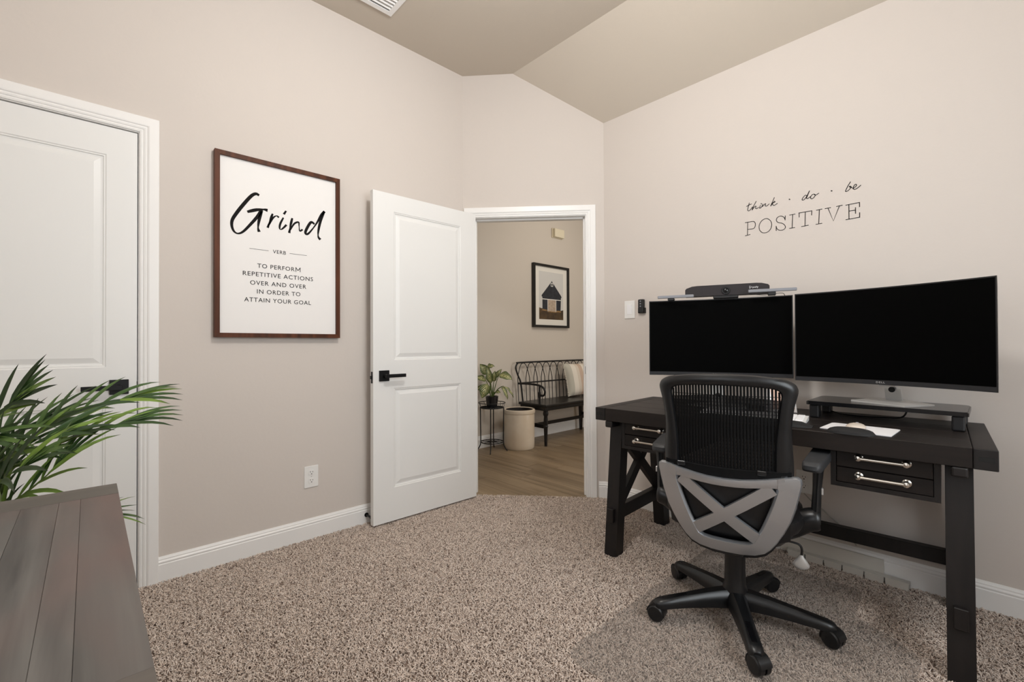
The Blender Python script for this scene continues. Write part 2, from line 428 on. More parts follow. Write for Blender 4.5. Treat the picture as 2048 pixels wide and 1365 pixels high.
# walls
m = MB()
m.box((-a-TH, K1+.012, -.06), (-a, CA.y+.0, H1+.1)); m.box((-a-TH, YB-TH, -.06), (-a, K0-.012, H1+.1)); m.box((-a-TH, K0-.012, KZ+.012), (-a, K1+.012, H1+.1))
struct('wall_left', m, PAINT)
m = MB(); m.prism([(-a-TH, 1.2), (-a-TH-.3, 1.2), (-a-TH-.3, -.9), (-a-TH, -.9)], -.06, H1); struct('wall_closet', m, GAP)
m = MB()
def wc(u0, u1, z0, z1): m.add([TC(u0,0,z0),TC(u1,0,z0),TC(u1,-TH,z0),TC(u0,-TH,z0),TC(u0,0,z1),TC(u1,0,z1),TC(u1,-TH,z1),TC(u0,-TH,z1)], [(0,3,2,1),(4,5,6,7),(0,1,5,4),(1,2,6,5),(2,3,7,6),(3,0,4,7)], False)
wc(-.0, U0-.015, -.06, H1+.1); wc(U1+.015, LC, -.06, H1+.1); wc(U0-.015, U1+.015, DZ+.015, H1+.1)
struct('wall_corner', m, PAINT)
m = MB(); m.box((CB.x, b, -.06), (XE+TH, b+TH, H1+.1)); struct('wall_right', m, PAINT)
WY0, WY1, WZ0, WZ1 = .5, 1.75, .85, 2.35    # window in the wall to the right of the frame
m = MB()
m.box((XE, YB-TH, -.06), (XE+TH, WY0, H1+.1)); m.box((XE, WY1, -.06), (XE+TH, b, H1+.1)); m.box((XE, WY0, -.06), (XE+TH, WY1, WZ0)); m.box((XE, WY0, WZ1), (XE+TH, WY1, H1+.1))
struct('wall_window', m, PAINT)
BX0, BX1, BZ0, BZ1 = -1.15, .45, 1.0, 2.35
m = MB()
m.box((-a, YB-TH, -.06), (BX0, YB, H1+.1)); m.box((BX1, YB-TH, -.06), (XE, YB, H1+.1)); m.box((BX0, YB-TH, -.06), (BX1, YB, BZ0)); m.box((BX0, YB-TH, BZ1), (BX1, YB, H1+.1))
struct('wall_back', m, PAINT)
def window(name, lo, hi, axis):
    fr = MB(); t = .05
    (p0, q0, z0), (p1, q1, z1) = lo, hi
    if axis == 'x':   # pane in a wall x=const, spans q
        bars = [((p0,q0,z0),(p1,q1,z0+t)), ((p0,q0,z1-t),(p1,q1,z1)), ((p0,q0,z0),(p1,q0+t,z1)), ((p0,q1-t,z0),(p1,q1,z1)), ((p0,q0,(z0+z1)/2-.02),(p1,q1,(z0+z1)/2+.02))]
        g = ((p0+.03,q0+t,z0+t),(p0+.036,q1-t,z1-t))
    else:
        bars = [((p0,q0,z0),(p1,q1,z0+t)), ((p0,q0,z1-t),(p1,q1,z1)), ((p0,q0,z0),(p0+t,q1,z1)), ((p1-t,q0,z0),(p1,q1,z1)), ((p0,q0,(z0+z1)/2-.02),(p1,q1,(z0+z1)/2+.02))]
        g = ((p0+t,q0+.03,z0+t),(p1-t,q0+.036,z1-t))
    for l, h in bars: fr.box(l, h)
    w = struct(name, fr, TRIM); gm = MB(); gm.box(*g); obj('pane', gm, GLASS, w)
window('window_1', (XE+.02, WY0, WZ0), (XE+.09, WY1, WZ1), 'x')
window('window_2', (BX0, YB-.09, BZ0), (BX1, YB-.02, BZ1), 'y')  # unseen window, added for the fill light from behind the camera
# ceiling: flat part and the slope down to wall_right
m = MB()
pts = [(-a-.1, YB-.1), (XE+.1, YB-.1), (XE+.1, RDG), (-a-.1, RDG)]
m.prism(pts, H1, H1+.08)
s0, s1 = (RDG, H1), (b+.1, H2-(H1-H2)/(b-RDG)*.1)
m.add([(-a-.1,s0[0],s0[1]),(XE+.1,s0[0],s0[1]),(XE+.1,s1[0],s1[1]),(-a-.1,s1[0],s1[1]),(-a-.1,s0[0],s0[1]+.08),(XE+.1,s0[0],s0[1]+.08),(XE+.1,s1[0],s1[1]+.08),(-a-.1,s1[0],s1[1]+.08)],
      [(0,3,2,1),(4,5,6,7),(0,1,5,4),(1,2,6,5),(2,3,7,6),(3,0,4,7)], False)
struct('ceiling', m, CEIL)
# hall shell
m = MB(); m.box((-3.88, .9, -.06), (-3.76, 6.0, 3.2)); struct('wall_hall', m, HALLP)
m = MB(); m.box((-3.88, 6.0, -.06), (.3, 6.12, 3.2)); struct('wall_hall_end', m, HALLP)
m = MB(); m.box((.2, b+.12, -.06), (.32, 6.0, 3.2)); struct('wall_hall_side', m, HALLP)
m = MB(); m.box((-3.88, .78, -.06), (-a-TH, .9, 3.2)); struct('wall_hall_near', m, HALLP)
hc = [(-3.9, .8), (-a-TH, .8), (-a-TH, CA.y), TC(.02, -.1, 0)[:2], TC(LC-.02, -.1, 0)[:2], (CB.x+.05, b+.11), (.3, b+.11), (.3, 6.1), (-3.9, 6.1)]
m = MB(); m.prism(hc, 2.95, 3.05); struct('ceiling', m, CEIL)

# baseboards
BB = [(0, -.009), (.0155, -.009), (.0155, .080), (.0125, .083), (.0125, .086), (.0145, .089), (.0145, .093), (.0095, .099), (.0095, .104), (.006, .110), (.004, .1145), (0, .1145)]
def sweep_h(m, p, q, n, prof):
    P, Q, N = Vector(p), Vector(q), Vector(n)
    ra = [P+N*d+Vector((0,0,z)) for d, z in prof]; rb = [Q+N*d+Vector((0,0,z)) for d, z in prof]
    m.loft([ra, rb], smooth=False)
m = MB(); sweep_h(m, (-a, K1+.073, 0), (-a, CA.y, 0), (1,0,0), BB); sweep_h(m, (-a, YB, 0), (-a, K0-.075, 0), (1,0,0), BB); struct('baseboard_left', m, TRIM)
m = MB(); sweep_h(m, TC(U1+.09,0,0), TC(LC,0,0), nC, BB); struct('baseboard_corner', m, TRIM)
m = MB(); sweep_h(m, (CB.x, b, 0), (XE, b, 0), (0,-1,0), BB); struct('baseboard_right', m, TRIM)
m = MB(); sweep_h(m, (XE, YB, 0), (XE, b, 0), (-1,0,0), BB); struct('baseboard_window', m, TRIM)
m = MB(); sweep_h(m, (-a, YB, 0), (XE, YB, 0), (0,1,0), BB); struct('baseboard_back', m, TRIM)
m = MB(); sweep_h(m, (-3.76, .9, 0), (-3.76, 6.0, 0), (1,0,0), [(d, z*1.12) for d, z in BB]); struct('baseboard_hall', m, TRIM)

# door casings (mitred profile round an opening) with jambs
CP = [(0, 0), (0, .009), (.006, .0115), (.0085, .0095), (.0125, .0095), (.015, .0125), (.021, .0145), (.0235, .012), (.027, .0125), (.031, .0165), (.036, .018), (.069, .018), (.071, .015), (.071, 0)]
def casing(m, T, u0, u1, z0, z1):
    rings = []
    for (uu, zz, su, sz) in ((u0, z0, -1, 0), (u0, z1, -1, 1), (u1, z1, 1, 1), (u1, z0, 1, 0)):
        rings.append([T(uu+su*o, d, zz+sz*o) for o, d in CP])
    m.loft(rings, smooth=False)
TA = lambda u, n, z: (-a+n, u, z)
m = MB(); casing(m, TA, K0-.004, K1+.004, -.009, KZ+.004)
for (u0, u1, z0, z1) in ((K0-.012, K0, -.009, KZ+.012), (K1, K1+.012, -.009, KZ+.012), (K0, K1, KZ, KZ+.012)):
    m.box((-a-TH, u0, z0), (-a+.001, u1, z1))
struct('trim_1', m, TRIM)
m = MB(); casing(m, TC, U0-.004, U1+.004, -.009, DZ+.004)
J = [(U0-.015, U0, -.009, DZ+.015), (U1, U1+.015, -.009, DZ+.015), (U0, U1, DZ, DZ+.015)]
for (u0, u1, z0, z1) in J:
    m.add([TC(u0,.001,z0),TC(u1,.001,z0),TC(u1,-TH-.001,z0),TC(u0,-TH-.001,z0),TC(u0,.001,z1),TC(u1,.001,z1),TC(u1,-TH-.001,z1),TC(u0,-TH-.001,z1)], [(0,3,2,1),(4,5,6,7),(0,1,5,4),(1,2,6,5),(2,3,7,6),(3,0,4,7)], False)
S = [(U0, U0+.011, 0, DZ), (U1-.011, U1, 0, DZ), (U0, U1, DZ-.011, DZ)]   # door stop
for (u0, u1, z0, z1) in S:
    m.add([TC(u0,-.04,z0),TC(u1,-.04,z0),TC(u1,-.075,z0),TC(u0,-.075,z0),TC(u0,-.04,z1),TC(u1,-.04,z1),TC(u1,-.075,z1),TC(u0,-.075,z1)], [(0,3,2,1),(4,5,6,7),(0,1,5,4),(1,2,6,5),(2,3,7,6),(3,0,4,7)], False)
TCH = lambda u, n, z: TC(u, -TH-n, z)
casing(m, TCH, U0-.004, U1+.004, -.009, DZ+.004)
tr2 = struct('trim_2', m, TRIM)
m = MB()
for k in range(1):
    vs = [TC(U1-.0012, -.012, .89), TC(U1-.0012, -.034, .89), TC(U1-.0012, -.034, .945), TC(U1-.0012, -.012, .945)]
    vs += [TC(U1+.001, -.012, .89), TC(U1+.001, -.034, .89), TC(U1+.001, -.034, .945), TC(U1+.001, -.012, .945)]
    m.hexa(vs)
o = obj('strike_plate', m, BLACK, tr2); o['label'] = 'black strike plate'

# door leaves with two raised panels
def leaf(name, T, W, Ht, t, panels, back=True):
    """T(u, d, z): u across, d out of the face, z up"""
    m = MB()
    us = [0]+[panels[0][0], panels[0][2]]+[W]
    zs = sorted(set([0, Ht]+[p[1] for p in panels]+[p[3] for p in panels]))
    hole = lambda u0, z0: any(abs(p[0]-u0) < 1e-6 and abs(p[1]-z0) < 1e-6 for p in panels)
    for i in range(3):
        for j in range(len(zs)-1):
            if not hole(us[i], zs[j]):
                m.add([T(us[i],0,zs[j]),T(us[i+1],0,zs[j]),T(us[i+1],0,zs[j+1]),T(us[i],0,zs[j+1])], [(0,1,2,3)], False)
    for (x0, z0, x1, z1) in panels:
        st = [(0, 0), (.004, -.003), (.009, -.003), (.011, -.0075), (.016, -.0085), (.020, -.0085), (.042, -.002), (.044, -.002)]
        prev = None
        for ins, d in st:
            R = [T(x0+ins,d,z0+ins),T(x1-ins,d,z0+ins),T(x1-ins,d,z1-ins),T(x0+ins,d,z1-ins)]
            if prev: m.add(prev+R, [(k, (k+1) % 4, 4+(k+1) % 4, 4+k) for k in range(4)], False)
            prev = R
        m.add(prev, [(0,1,2,3)], False)
    B = [T(0,-t,0),T(W,-t,0),T(W,-t,Ht),T(0,-t,Ht)]; F = [T(0,0,0),T(W,0,0),T(W,0,Ht),T(0,0,Ht)]
    m.add(F+B, [(0,1,5,4),(1,2,6,5),(2,3,7,6),(3,0,4,7),(4,5,6,7)], False)
    return struct(name, m, DOORW)
def handle_on(door, T, u, z, du):
    m = MB(); Tm = lambda v: T(v[0], v[1], v[2])
    m.rbox((u-.033, 0, z-.033), (u+.033, .010, z+.033), .0015, 1, Tm)
    m.cyl(T(u, .008, z), T(u, .05, z), .011, seg=14)
    x0, x1 = sorted((u-du*.011, u+du*.125))
    m.rbox((x0, .040, z-.0105), (x1, .052, z+.0105), .0015, 1, Tm)
    o = obj('handle', m, BLACK, door); o['label'] = 'black lever on a square rose'; return o
# closet door: face a little behind the wall plane; u measured along +y from its hinge side
T1 = lambda u, d, z: (-a-.006+d, K0+.003+u, z+.008)
W1 = K1-K0-.006
d1 = leaf('door_1', T1, W1, KZ-.012, .035, [(.106, .225, W1-.106, .835), (.106, 1.005, W1-.106, 1.955)])
handle_on(d1, T1, W1-.062, .915, -1)
m = MB(); m.box((-a-.012, K1-.0035, .88), (-a-.003, K1-.0005, .945)); o = obj('latch', m, BLACK, d1)
# office door: swung open until almost flat against wall_left
XD = -2.556; HY, FY = 2.045, 1.254
T2 = lambda u, d, z: (XD+d-.004*(1-u/.8), FY+u, z+.013)
W2 = HY-FY
d2 = leaf('door_2', T2, W2, 2.04, .035, [(.138, .205, W2-.135, .825), (.138, 1.0, W2-.135, 1.93)])
handle_on(d2, T2, .07, .905, 1)
m = MB(); m.box((XD-.031, FY-.0012, .875), (XD-.010, FY+.001, .945)); m.box((XD-.026, FY-.010, .900), (XD-.015, FY, .920)); o = obj('latch_plate', m, BLACK, d2)
for z in (.2, 1.05, 1.85):
    m = MB(); m.cyl((XD-.040, HY+.006, z), (XD-.040, HY+.006, z+.09), .006, seg=10); obj('hinge', m, BLACK, d2)
# fittings on the walls
m = MB(); ds = MB()
ds.cyl((-a+.015, 1.262, .052), (-a+.019, 1.262, .052), .013, seg=16); ds.cyl((-a+.018, 1.262, .052), (-a+.082, 1.262, .052), .006, seg=12); ds.cyl((-a+.078, 1.262, .052), (-a+.092, 1.262, .052), .009, seg=12)
tag(obj('door_stop', ds, BLACK), 'black spring door stop screwed to the baseboard behind the open white door', 'door stop')

def outlet(name, label, T, u0, u1, z0, z1, loc):
    t = thing(name, label, 'outlet', loc)
    m = MB(); m.rbox((u0, 0, z0), (u1, .006, z1), .002, 2, lambda v: T(v[0], v[1], v[2])); obj('cover_plate', m, PLASTW, t)
    uc, zc = (u0+u1)/2, (z0+z1)/2; hh = (z1-z0)
    for s in (-1, 1):
        zz = zc+s*hh*.19
        m = MB(); ring = [(uc+.0175*math.cos(q), zz+max(-.013, min(.013, .0175*math.sin(q)))) for q in [2*PI*k/24 for k in range(24)]]
        m.prism([(x, y) for x, y in ring], .006, .0085, lambda v: T(v[0], v[2], v[1])); so = obj('socket', m, PLASTW, t)
        m = MB()
        for du, w, h in ((-.0065, .0022, .0085), (.0065, .0022, .0068)):
            m.box((uc+du-w/2, .0082, zz+.001), (uc+du+w/2, .0089, zz+.001+h), lambda v: T(v[0], v[1], v[2]))
        m.box((uc-.0025, .0082, zz-.009), (uc+.0025, .0089, zz-.0045), lambda v: T(v[0], v[1], v[2]))
        obj('slot', m, INK, so)
    m = MB(); m.cyl(T(uc, .005, zc), T(uc, .0068, zc), .0028, seg=10); obj('screw', m, SILVER, t)
outlet('wall_outlet', 'white duplex outlet on the left wall between the door casing and open door', lambda u, d, z: (-a+d, u, z), .896, .974, .292, .414, (-a, .935, .292))
outlet('wall_outlet', 'white duplex outlet low on the right wall, seen under the desk beside the armrest', lambda u, d, z: (u, b-d, z), -.71, -.638, .326, .444, (-.674, b, .326))
TB = lambda u, d, z: (u, b-d, z)
t = thing('light_switch', 'white rocker light switch on the wall left of the monitors', 'light switch', (-1.708, b, 1.285))
m = MB(); m.rbox((-1.748, 0, 1.284), (-1.668, .006, 1.406), .002, 2, lambda v: TB(*v)); obj('cover_plate', m, PLASTW, t)
m = MB(); m.hexa([TB(-1.7255,.006,1.312),TB(-1.6905,.006,1.312),TB(-1.6905,.006,1.378),TB(-1.7255,.006,1.378),TB(-1.7255,.009,1.312),TB(-1.6905,.009,1.312),TB(-1.6905,.012,1.378),TB(-1.7255,.012,1.378)]); obj('rocker', m, WHITE, t)
t = thing('fan_remote', 'small black remote in a wall holder between switch and left monitor', 'remote', (-1.608, b, 1.31))
m = MB(); m.rbox((-1.634, 0, 1.315), (-1.584, .022, 1.352), .003, 2, lambda v: TB(*v)); obj('holder', m, BLACK, t)
m = MB(); m.rbox((-1.629, .004, 1.318), (-1.590, .030, 1.408), .005, 2, lambda v: TB(*v)); rm = obj('handset', m, BEZEL, t)
for k in range(3):
    m = MB(); m.box((-1.614, .029, 1.391-.017*k), (-1.605, .0312, 1.399-.017*k), lambda v: TB(*v)); obj('button', m, GREYBAR, rm)
# air vent in the ceiling, seen at the top edge
t = thing('ceiling_vent', 'white metal louvred air vent in the flat ceiling near the left wall', 'vent', (-2.34, 1.18, H1-.015))
m = MB(); vx0, vx1, vy0, vy1 = -2.478, -2.175, .99, 1.332; z0, z1 = H1-.012, H1
m.box((vx0, vy0, z0), (vx0+.03, vy1, z1)); m.box((vx1-.03, vy0, z0), (vx1, vy1, z1)); m.box((vx0+.03, vy0, z0), (vx1-.03, vy0+.03, z1)); m.box((vx0+.03, vy1-.03, z0), (vx1-.03, vy1, z1)); m.box((vx0+.03, 1.13, z0), (vx1-.03, 1.15, z1))
obj('frame', m, TRIM, t)
m = MB(); m.box((vx0+.03, vy0+.03, H1-.002), (vx1-.03, vy1-.03, H1)); obj('duct', m, GAP, t)
for k in range(9):
    x = vx0+.045+k*.0265
    for (ya, yb) in ((vy0+.03, 1.13), (1.15, vy1-.03)):
        m = MB(); m.hexa([(x, ya, z0), (x+.004, ya, z0), (x+.004, yb, z0), (x, yb, z0), (x+.012, ya, z1), (x+.016, ya, z1), (x+.016, yb, z1), (x+.012, yb, z1)]); obj('louvre', m, TRIM, t)

# carpet pile: yarn tufts spread by geometry nodes over the carpeted office floor
me = MB(); me.add([(-a+.012, YB+.012, -.008), (XE-.012, YB+.012, -.008), (XE-.012, b-.012, -.008), (CB.x, b-.012, -.008), (CA.x+.012, CA.y+.0, -.008)], [(0,1,2,3,4)], False)
cp = obj('carpet_pile', me, [CARPB, PILE]); tag(cp, 'greige cut-pile carpet covering the office floor up to the doorway', 'carpet', kind='stuff')
ng = bpy.data.node_groups.new('pile', 'GeometryNodeTree')
ng.interface.new_socket('Geometry', in_out='INPUT', socket_type='NodeSocketGeometry'); ng.interface.new_socket('Geometry', in_out='OUTPUT', socket_type='NodeSocketGeometry')
N = ng.nodes.new; L = ng.links.new
gi, go = N('NodeGroupInput'), N('NodeGroupOutput')
dp = N('GeometryNodeDistributePointsOnFaces'); dp.inputs['Density'].default_value = 36000
cv = N('GeometryNodeCurveQuadraticBezier'); cv.inputs['Resolution'].default_value = 3
cv.inputs['Start'].default_value = (-.0025, 0, 0); cv.inputs['Middle'].default_value = (-.0018, .0012, .0105); cv.inputs['End'].default_value = (.0062, 0, .0105)
cc = N('GeometryNodeCurvePrimitiveCircle'); cc.inputs['Resolution'].default_value = 4; cc.inputs['Radius'].default_value = .0017
cm = N('GeometryNodeCurveToMesh'); cm.inputs['Fill Caps'].default_value = True
L(cv.outputs[0], cm.inputs[0]); L(cc.outputs[0], cm.inputs[1])
sm = N('GeometryNodeSetMaterial'); sm.inputs['Material'].default_value = PILE; L(cm.outputs[0], sm.inputs[0])
ip = N('GeometryNodeInstanceOnPoints'); L(gi.outputs[0], dp.inputs['Mesh']); L(dp.outputs['Points'], ip.inputs['Points']); L(sm.outputs[0], ip.inputs['Instance'])
rv = N('FunctionNodeRandomValue'); rv.data_type = 'FLOAT_VECTOR'; rv.inputs[0].default_value = (-.45, -.45, 0); rv.inputs[1].default_value = (.45, .45, 6.283)
L(rv.outputs[0], ip.inputs['Rotation'])
rs = N('FunctionNodeRandomValue'); rs.data_type = 'FLOAT'; rs.inputs[2].default_value = .75; rs.inputs[3].default_value = 1.2; rs.inputs['Seed'].default_value = 5
L(rs.outputs[1], ip.inputs['Scale'])
sa = N('GeometryNodeStoreNamedAttribute'); sa.data_type = 'FLOAT'; sa.domain = 'INSTANCE'; sa.inputs['Name'].default_value = 'tone'
rt_ = N('FunctionNodeRandomValue'); rt_.data_type = 'FLOAT'; rt_.inputs['Seed'].default_value = 9
L(ip.outputs[0], sa.inputs['Geometry']); L(rt_.outputs[1], sa.inputs['Value'])
jg = N('GeometryNodeJoinGeometry'); L(gi.outputs[0], jg.inputs[0]); L(sa.outputs[0], jg.inputs[0]); L(jg.outputs[0], go.inputs[0])
md = cp.modifiers.new('pile', 'NODES'); md.node_group = ng

# ================================================================ FRAMED PRINT on wall_left
XF = -a+.004
TP = lambda u, z, d=0: (XF+.016+d, u, z)
pt = thing('framed_print', 'tall white typographic print in a walnut frame reading Grind on the left wall', 'framed print', (-a, .775, 1.15))
y0, y1, z0, z1 = .458, 1.0905, 1.150, 2.098
fw, fd = .0225, .030
for (p, q) in (((y0, z0), (y0, z1)), ((y1, z0), (y1, z1)), ((y0, z0), (y1, z0)), ((y0, z1), (y1, z1))):
    m = MB()
    if p[0] == q[0]:
        s = 1 if p[0] == y0 else -1
        poly = [(p[0], z0), (p[0], z1), (p[0]+s*fw, z1-fw), (p[0]+s*fw, z0+fw)]
    else:
        s = 1 if p[1] == z0 else -1
        poly = [(y0, p[1]), (y1, p[1]), (y1-fw, p[1]+s*fw), (y0+fw, p[1]+s*fw)]
    m.prism(poly, 0, fd, lambda v: (XF+v[2], v[0], v[1]))
    obj('frame_rail', m, FRAMEW, pt)
m = MB(); m.box((XF+.006, y0+fw-.002, z0+fw-.002), (XF+.016, y1-fw+.002, z1-fw+.002)); obj('print_sheet', m, PAPER, pt)
GR = [[(0.661, 1.908), (0.645, 1.913), (0.623, 1.896), (0.587, 1.844), (0.556, 1.793), (0.537, 1.754), (0.535, 1.722), (0.545, 1.696), (0.563, 1.688), (0.587, 1.703), (0.623, 1.75), (0.652, 1.792), (0.67, 1.826)], [(0.605, 1.809), (0.645, 1.827), (0.681, 1.837), (0.702, 1.836)], [(0.675, 1.832), (0.661, 1.777), (0.656, 1.735), (0.661, 1.713)], [(0.727, 1.823), (0.715, 1.787), (0.702, 1.742)], [(0.705, 1.752), (0.727, 1.798), (0.746, 1.815), (0.758, 1.808)], [(0.781, 1.812), (0.765, 1.775), (0.762, 1.749), (0.773, 1.747), (0.797, 1.775)], [(0.795, 1.852), (0.783, 1.831)], [(0.827, 1.818), (0.817, 1.772), (0.811, 1.732)], [(0.814, 1.746), (0.837, 1.788), (0.86, 1.801), (0.863, 1.78), (0.867, 1.753), (0.882, 1.764)], [(0.948, 1.806), (0.929, 1.814), (0.91, 1.784), (0.897, 1.749), (0.91, 1.743), (0.937, 1.777), (0.963, 1.82), (0.985, 1.865), (1.005, 1.891)], [(1.004, 1.891), (0.981, 1.828), (0.969, 1.768), (0.969, 1.736), (0.981, 1.722)]]
T = lambda x, y: TP(x, y, .0006)
W_ = [.017, .017, .015, .012, .010, .011, .012, .013, .010, .015, .015]
m = MB()
for k, st in enumerate(GR):
    w = W_[k]
    ribbon(m, st, [w*.45, w, 1.3, .5], T, smooth=5)
o = obj('headline_lettering', m, INK, pt); o['label'] = 'brush lettering reading Grind'
for s, (xa, xb), z, cap in (('VERB', (.728, .794), 1.6085, .0195), ('TO PERFORM', (.6525, .8695), 1.5215, .0225), ('REPETITIVE ACTIONS', (.5845, .939), 1.4755, .0225), ('OVER AND OVER', (.6185, .9015), 1.429, .0225), ('IN ORDER TO', (.651, .870), 1.384, .0225), ('ATTAIN YOUR GOAL', (.591, .928), 1.3385, .0225)):
    m = MB()
    if s == 'TO PERFORM':      # the font's M fills badly, so it is drawn as strokes
        text_mb(m, 'TO PERFOR', T, xa, xb-.030, z, cap, .003); h = cap*.99; x0, x1 = xb-.0235, xb-.001
        for st in ([(x0, z), (x0, z+h)], [(x0, z+h), ((x0+x1)/2, z+h*.28)], [((x0+x1)/2, z+h*.28), (x1, z+h)], [(x1, z+h), (x1, z)]): ribbon(m, st, .0033, T, smooth=0)
    else: text_mb(m, s, T, xa, xb, z, cap, .003)
    obj('text_line', m, INK, pt)
for (xa, xb) in ((.616, .706), (.814, .904)):
    m = MB(); ribbon(m, [(xa, 1.6185), (xb, 1.6185)], .0018, T, smooth=0); obj('printed_rule', m, INK, pt)

# ================================================================ WALL LETTERING on wall_right
TW = lambda x, z: (x, b-.0012, z)
TH_ = [[(-0.932, 1.904), (-0.939, 1.877), (-0.94, 1.864), (-0.931, 1.861), (-0.915, 1.878)], [(-0.946, 1.888), (-0.934, 1.893), (-0.921, 1.896)], [(-0.896, 1.905), (-0.909, 1.882), (-0.918, 1.861), (-0.907, 1.874), (-0.898, 1.879), (-0.897, 1.875), (-0.899, 1.867), (-0.892, 1.863), (-0.885, 1.869)], [(-0.874, 1.877), (-0.879, 1.866), (-0.876, 1.862), (-0.869, 1.868)], [(-0.87, 1.886), (-0.869, 1.885)], [(-0.862, 1.881), (-0.866, 1.868), (-0.856, 1.877), (-0.849, 1.881), (-0.847, 1.879), (-0.85, 1.871), (-0.843, 1.867), (-0.83, 1.875)], [(-0.804, 1.904), (-0.815, 1.879), (-0.823, 1.861), (-0.814, 1.874), (-0.804, 1.884), (-0.801, 1.879), (-0.814, 1.874), (-0.806, 1.862), (-0.79, 1.869)], [(-0.732, 1.878), (-0.73, 1.877)], [(-0.652, 1.878), (-0.659, 1.881), (-0.669, 1.871), (-0.673, 1.861), (-0.665, 1.859), (-0.652, 1.874), (-0.639, 1.901), (-0.65, 1.873), (-0.653, 1.864), (-0.647, 1.862), (-0.637, 1.868)], [(-0.621, 1.878), (-0.63, 1.875), (-0.635, 1.863), (-0.63, 1.856), (-0.621, 1.86), (-0.614, 1.871), (-0.619, 1.878), (-0.613, 1.871), (-0.599, 1.877)], [(-0.545, 1.876), (-0.543, 1.875)], [(-0.467, 1.9), (-0.478, 1.881), (-0.487, 1.859), (-0.478, 1.859), (-0.468, 1.868), (-0.464, 1.875), (-0.469, 1.88), (-0.471, 1.877), (-0.461, 1.87)], [(-0.458, 1.865), (-0.446, 1.872), (-0.443, 1.88), (-0.448, 1.883), (-0.454, 1.875), (-0.456, 1.865), (-0.45, 1.859), (-0.438, 1.864), (-0.427, 1.873)]]
wl = thing('wall_lettering', 'black vinyl wall lettering think do be POSITIVE above the monitors', 'wall decal', (-.69, b, 1.72))
for lo, hi in ((-1, -.76), (-.76, -.70), (-.70, -.58), (-.58, -.52), (-.52, -.3)):
    m = MB()
    for st in TH_:
        if lo < st[0][0] <= hi: ribbon(m, st, .0034 if len(st) > 2 else .0048, TW, smooth=5)
    obj('script_word' if hi-lo > .1 else 'dot', m, INK, wl)
m = MB()
for st in [[(-0.941, 1.796), (-0.943, 1.724)], [(-0.954, 1.722), (-0.929, 1.725)], [(-0.954, 1.797), (-0.914, 1.796), (-0.904, 1.789), (-0.901, 1.778), (-0.903, 1.764), (-0.912, 1.755), (-0.941, 1.756)], [(-0.818, 1.759), (-0.819, 1.751), (-0.821, 1.742), (-0.825, 1.735), (-0.83, 1.729), (-0.836, 1.724), (-0.843, 1.721), (-0.85, 1.72), (-0.857, 1.721), (-0.864, 1.723), (-0.87, 1.728), (-0.875, 1.734), (-0.879, 1.741), (-0.881, 1.75), (-0.882, 1.758), (-0.881, 1.767), (-0.878, 1.776), (-0.874, 1.783), (-0.869, 1.789), (-0.863, 1.794), (-0.856, 1.797), (-0.849, 1.798), (-0.842, 1.797), (-0.836, 1.794), (-0.83, 1.789), (-0.825, 1.783), (-0.821, 1.776), (-0.819, 1.768), (-0.818, 1.759)], [(-0.752, 1.793), (-0.753, 1.771)], [(-0.753, 1.775), (-0.76, 1.789), (-0.775, 1.797), (-0.79, 1.792), (-0.795, 1.778), (-0.787, 1.765), (-0.767, 1.756), (-0.755, 1.744), (-0.752, 1.73), (-0.762, 1.72), (-0.78, 1.721), (-0.792, 1.732), (-0.796, 1.745)], [(-0.796, 1.746), (-0.796, 1.722)], [(-0.717, 1.793), (-0.72, 1.722)], [(-0.731, 1.793), (-0.706, 1.793)], [(-0.732, 1.722), (-0.708, 1.722)], [(-0.688, 1.795), (-0.63, 1.794)], [(-0.687, 1.795), (-0.687, 1.773)], [(-0.63, 1.794), (-0.631, 1.772)], [(-0.659, 1.794), (-0.661, 1.721)], [(-0.676, 1.721), (-0.646, 1.722)], [(-0.597, 1.792), (-0.6, 1.72)], [(-0.609, 1.792), (-0.586, 1.793)], [(-0.612, 1.72), (-0.587, 1.72)], [(-0.56, 1.792), (-0.538, 1.722), (-0.512, 1.793)], [(-0.572, 1.792), (-0.549, 1.792)], [(-0.524, 1.792), (-0.501, 1.793)], [(-0.474, 1.79), (-0.474, 1.719)], [(-0.486, 1.79), (-0.432, 1.791)], [(-0.432, 1.791), (-0.432, 1.77)], [(-0.473, 1.758), (-0.448, 1.757)], [(-0.448, 1.769), (-0.448, 1.741)], [(-0.486, 1.718), (-0.432, 1.719)], [(-0.432, 1.719), (-0.432, 1.741)]]:
    ribbon(m, st, .0032, TW, smooth=0 if len(st) < 5 else 4)
o = obj('capital_lettering', m, INK, wl); o['label'] = 'thin slab capitals POSITIVE'

# ================================================================ DESK
DRZ = math.atan2(.079, 1.462)
dk = thing('desk', 'espresso wooden trestle desk with breadboard ends and drawers under both monitors', 'desk', (-1.448, 1.970, 0), DRZ)
DL, DD, DT = 1.464, .66, .772
def part(name, m, mt, p=None, label=None):
    o = obj(name, m, mt, p or dk, local=True)
    if label: o['label'] = label
    return o
e = .056
for (u0, u1) in ((0, e), (DL-e, DL)):
    m = MB(); m.rbox((u0, 0, DT-.066), (u1, DD, DT), .0025, 2); part('end_board', m, DESKD)
n = 4; w = DD/n
for k in range(n):
    m = MB(); m.rbox((e+.0012, k*w+(.0006 if k else .001), DT-.0655), (DL-e-.0012, (k+1)*w-(.0006 if k < n-1 else .001), DT-.0004), .0016, 1); part('top_plank', m, DESK)
for u in (.022, DL-.026):     # tenon ends let into the end boards
    m = MB(); m.box((u-.018, -.0006, DT-.040), (u+.018, .004, DT-.024)); part('tenon', m, GAP)
LW = .068
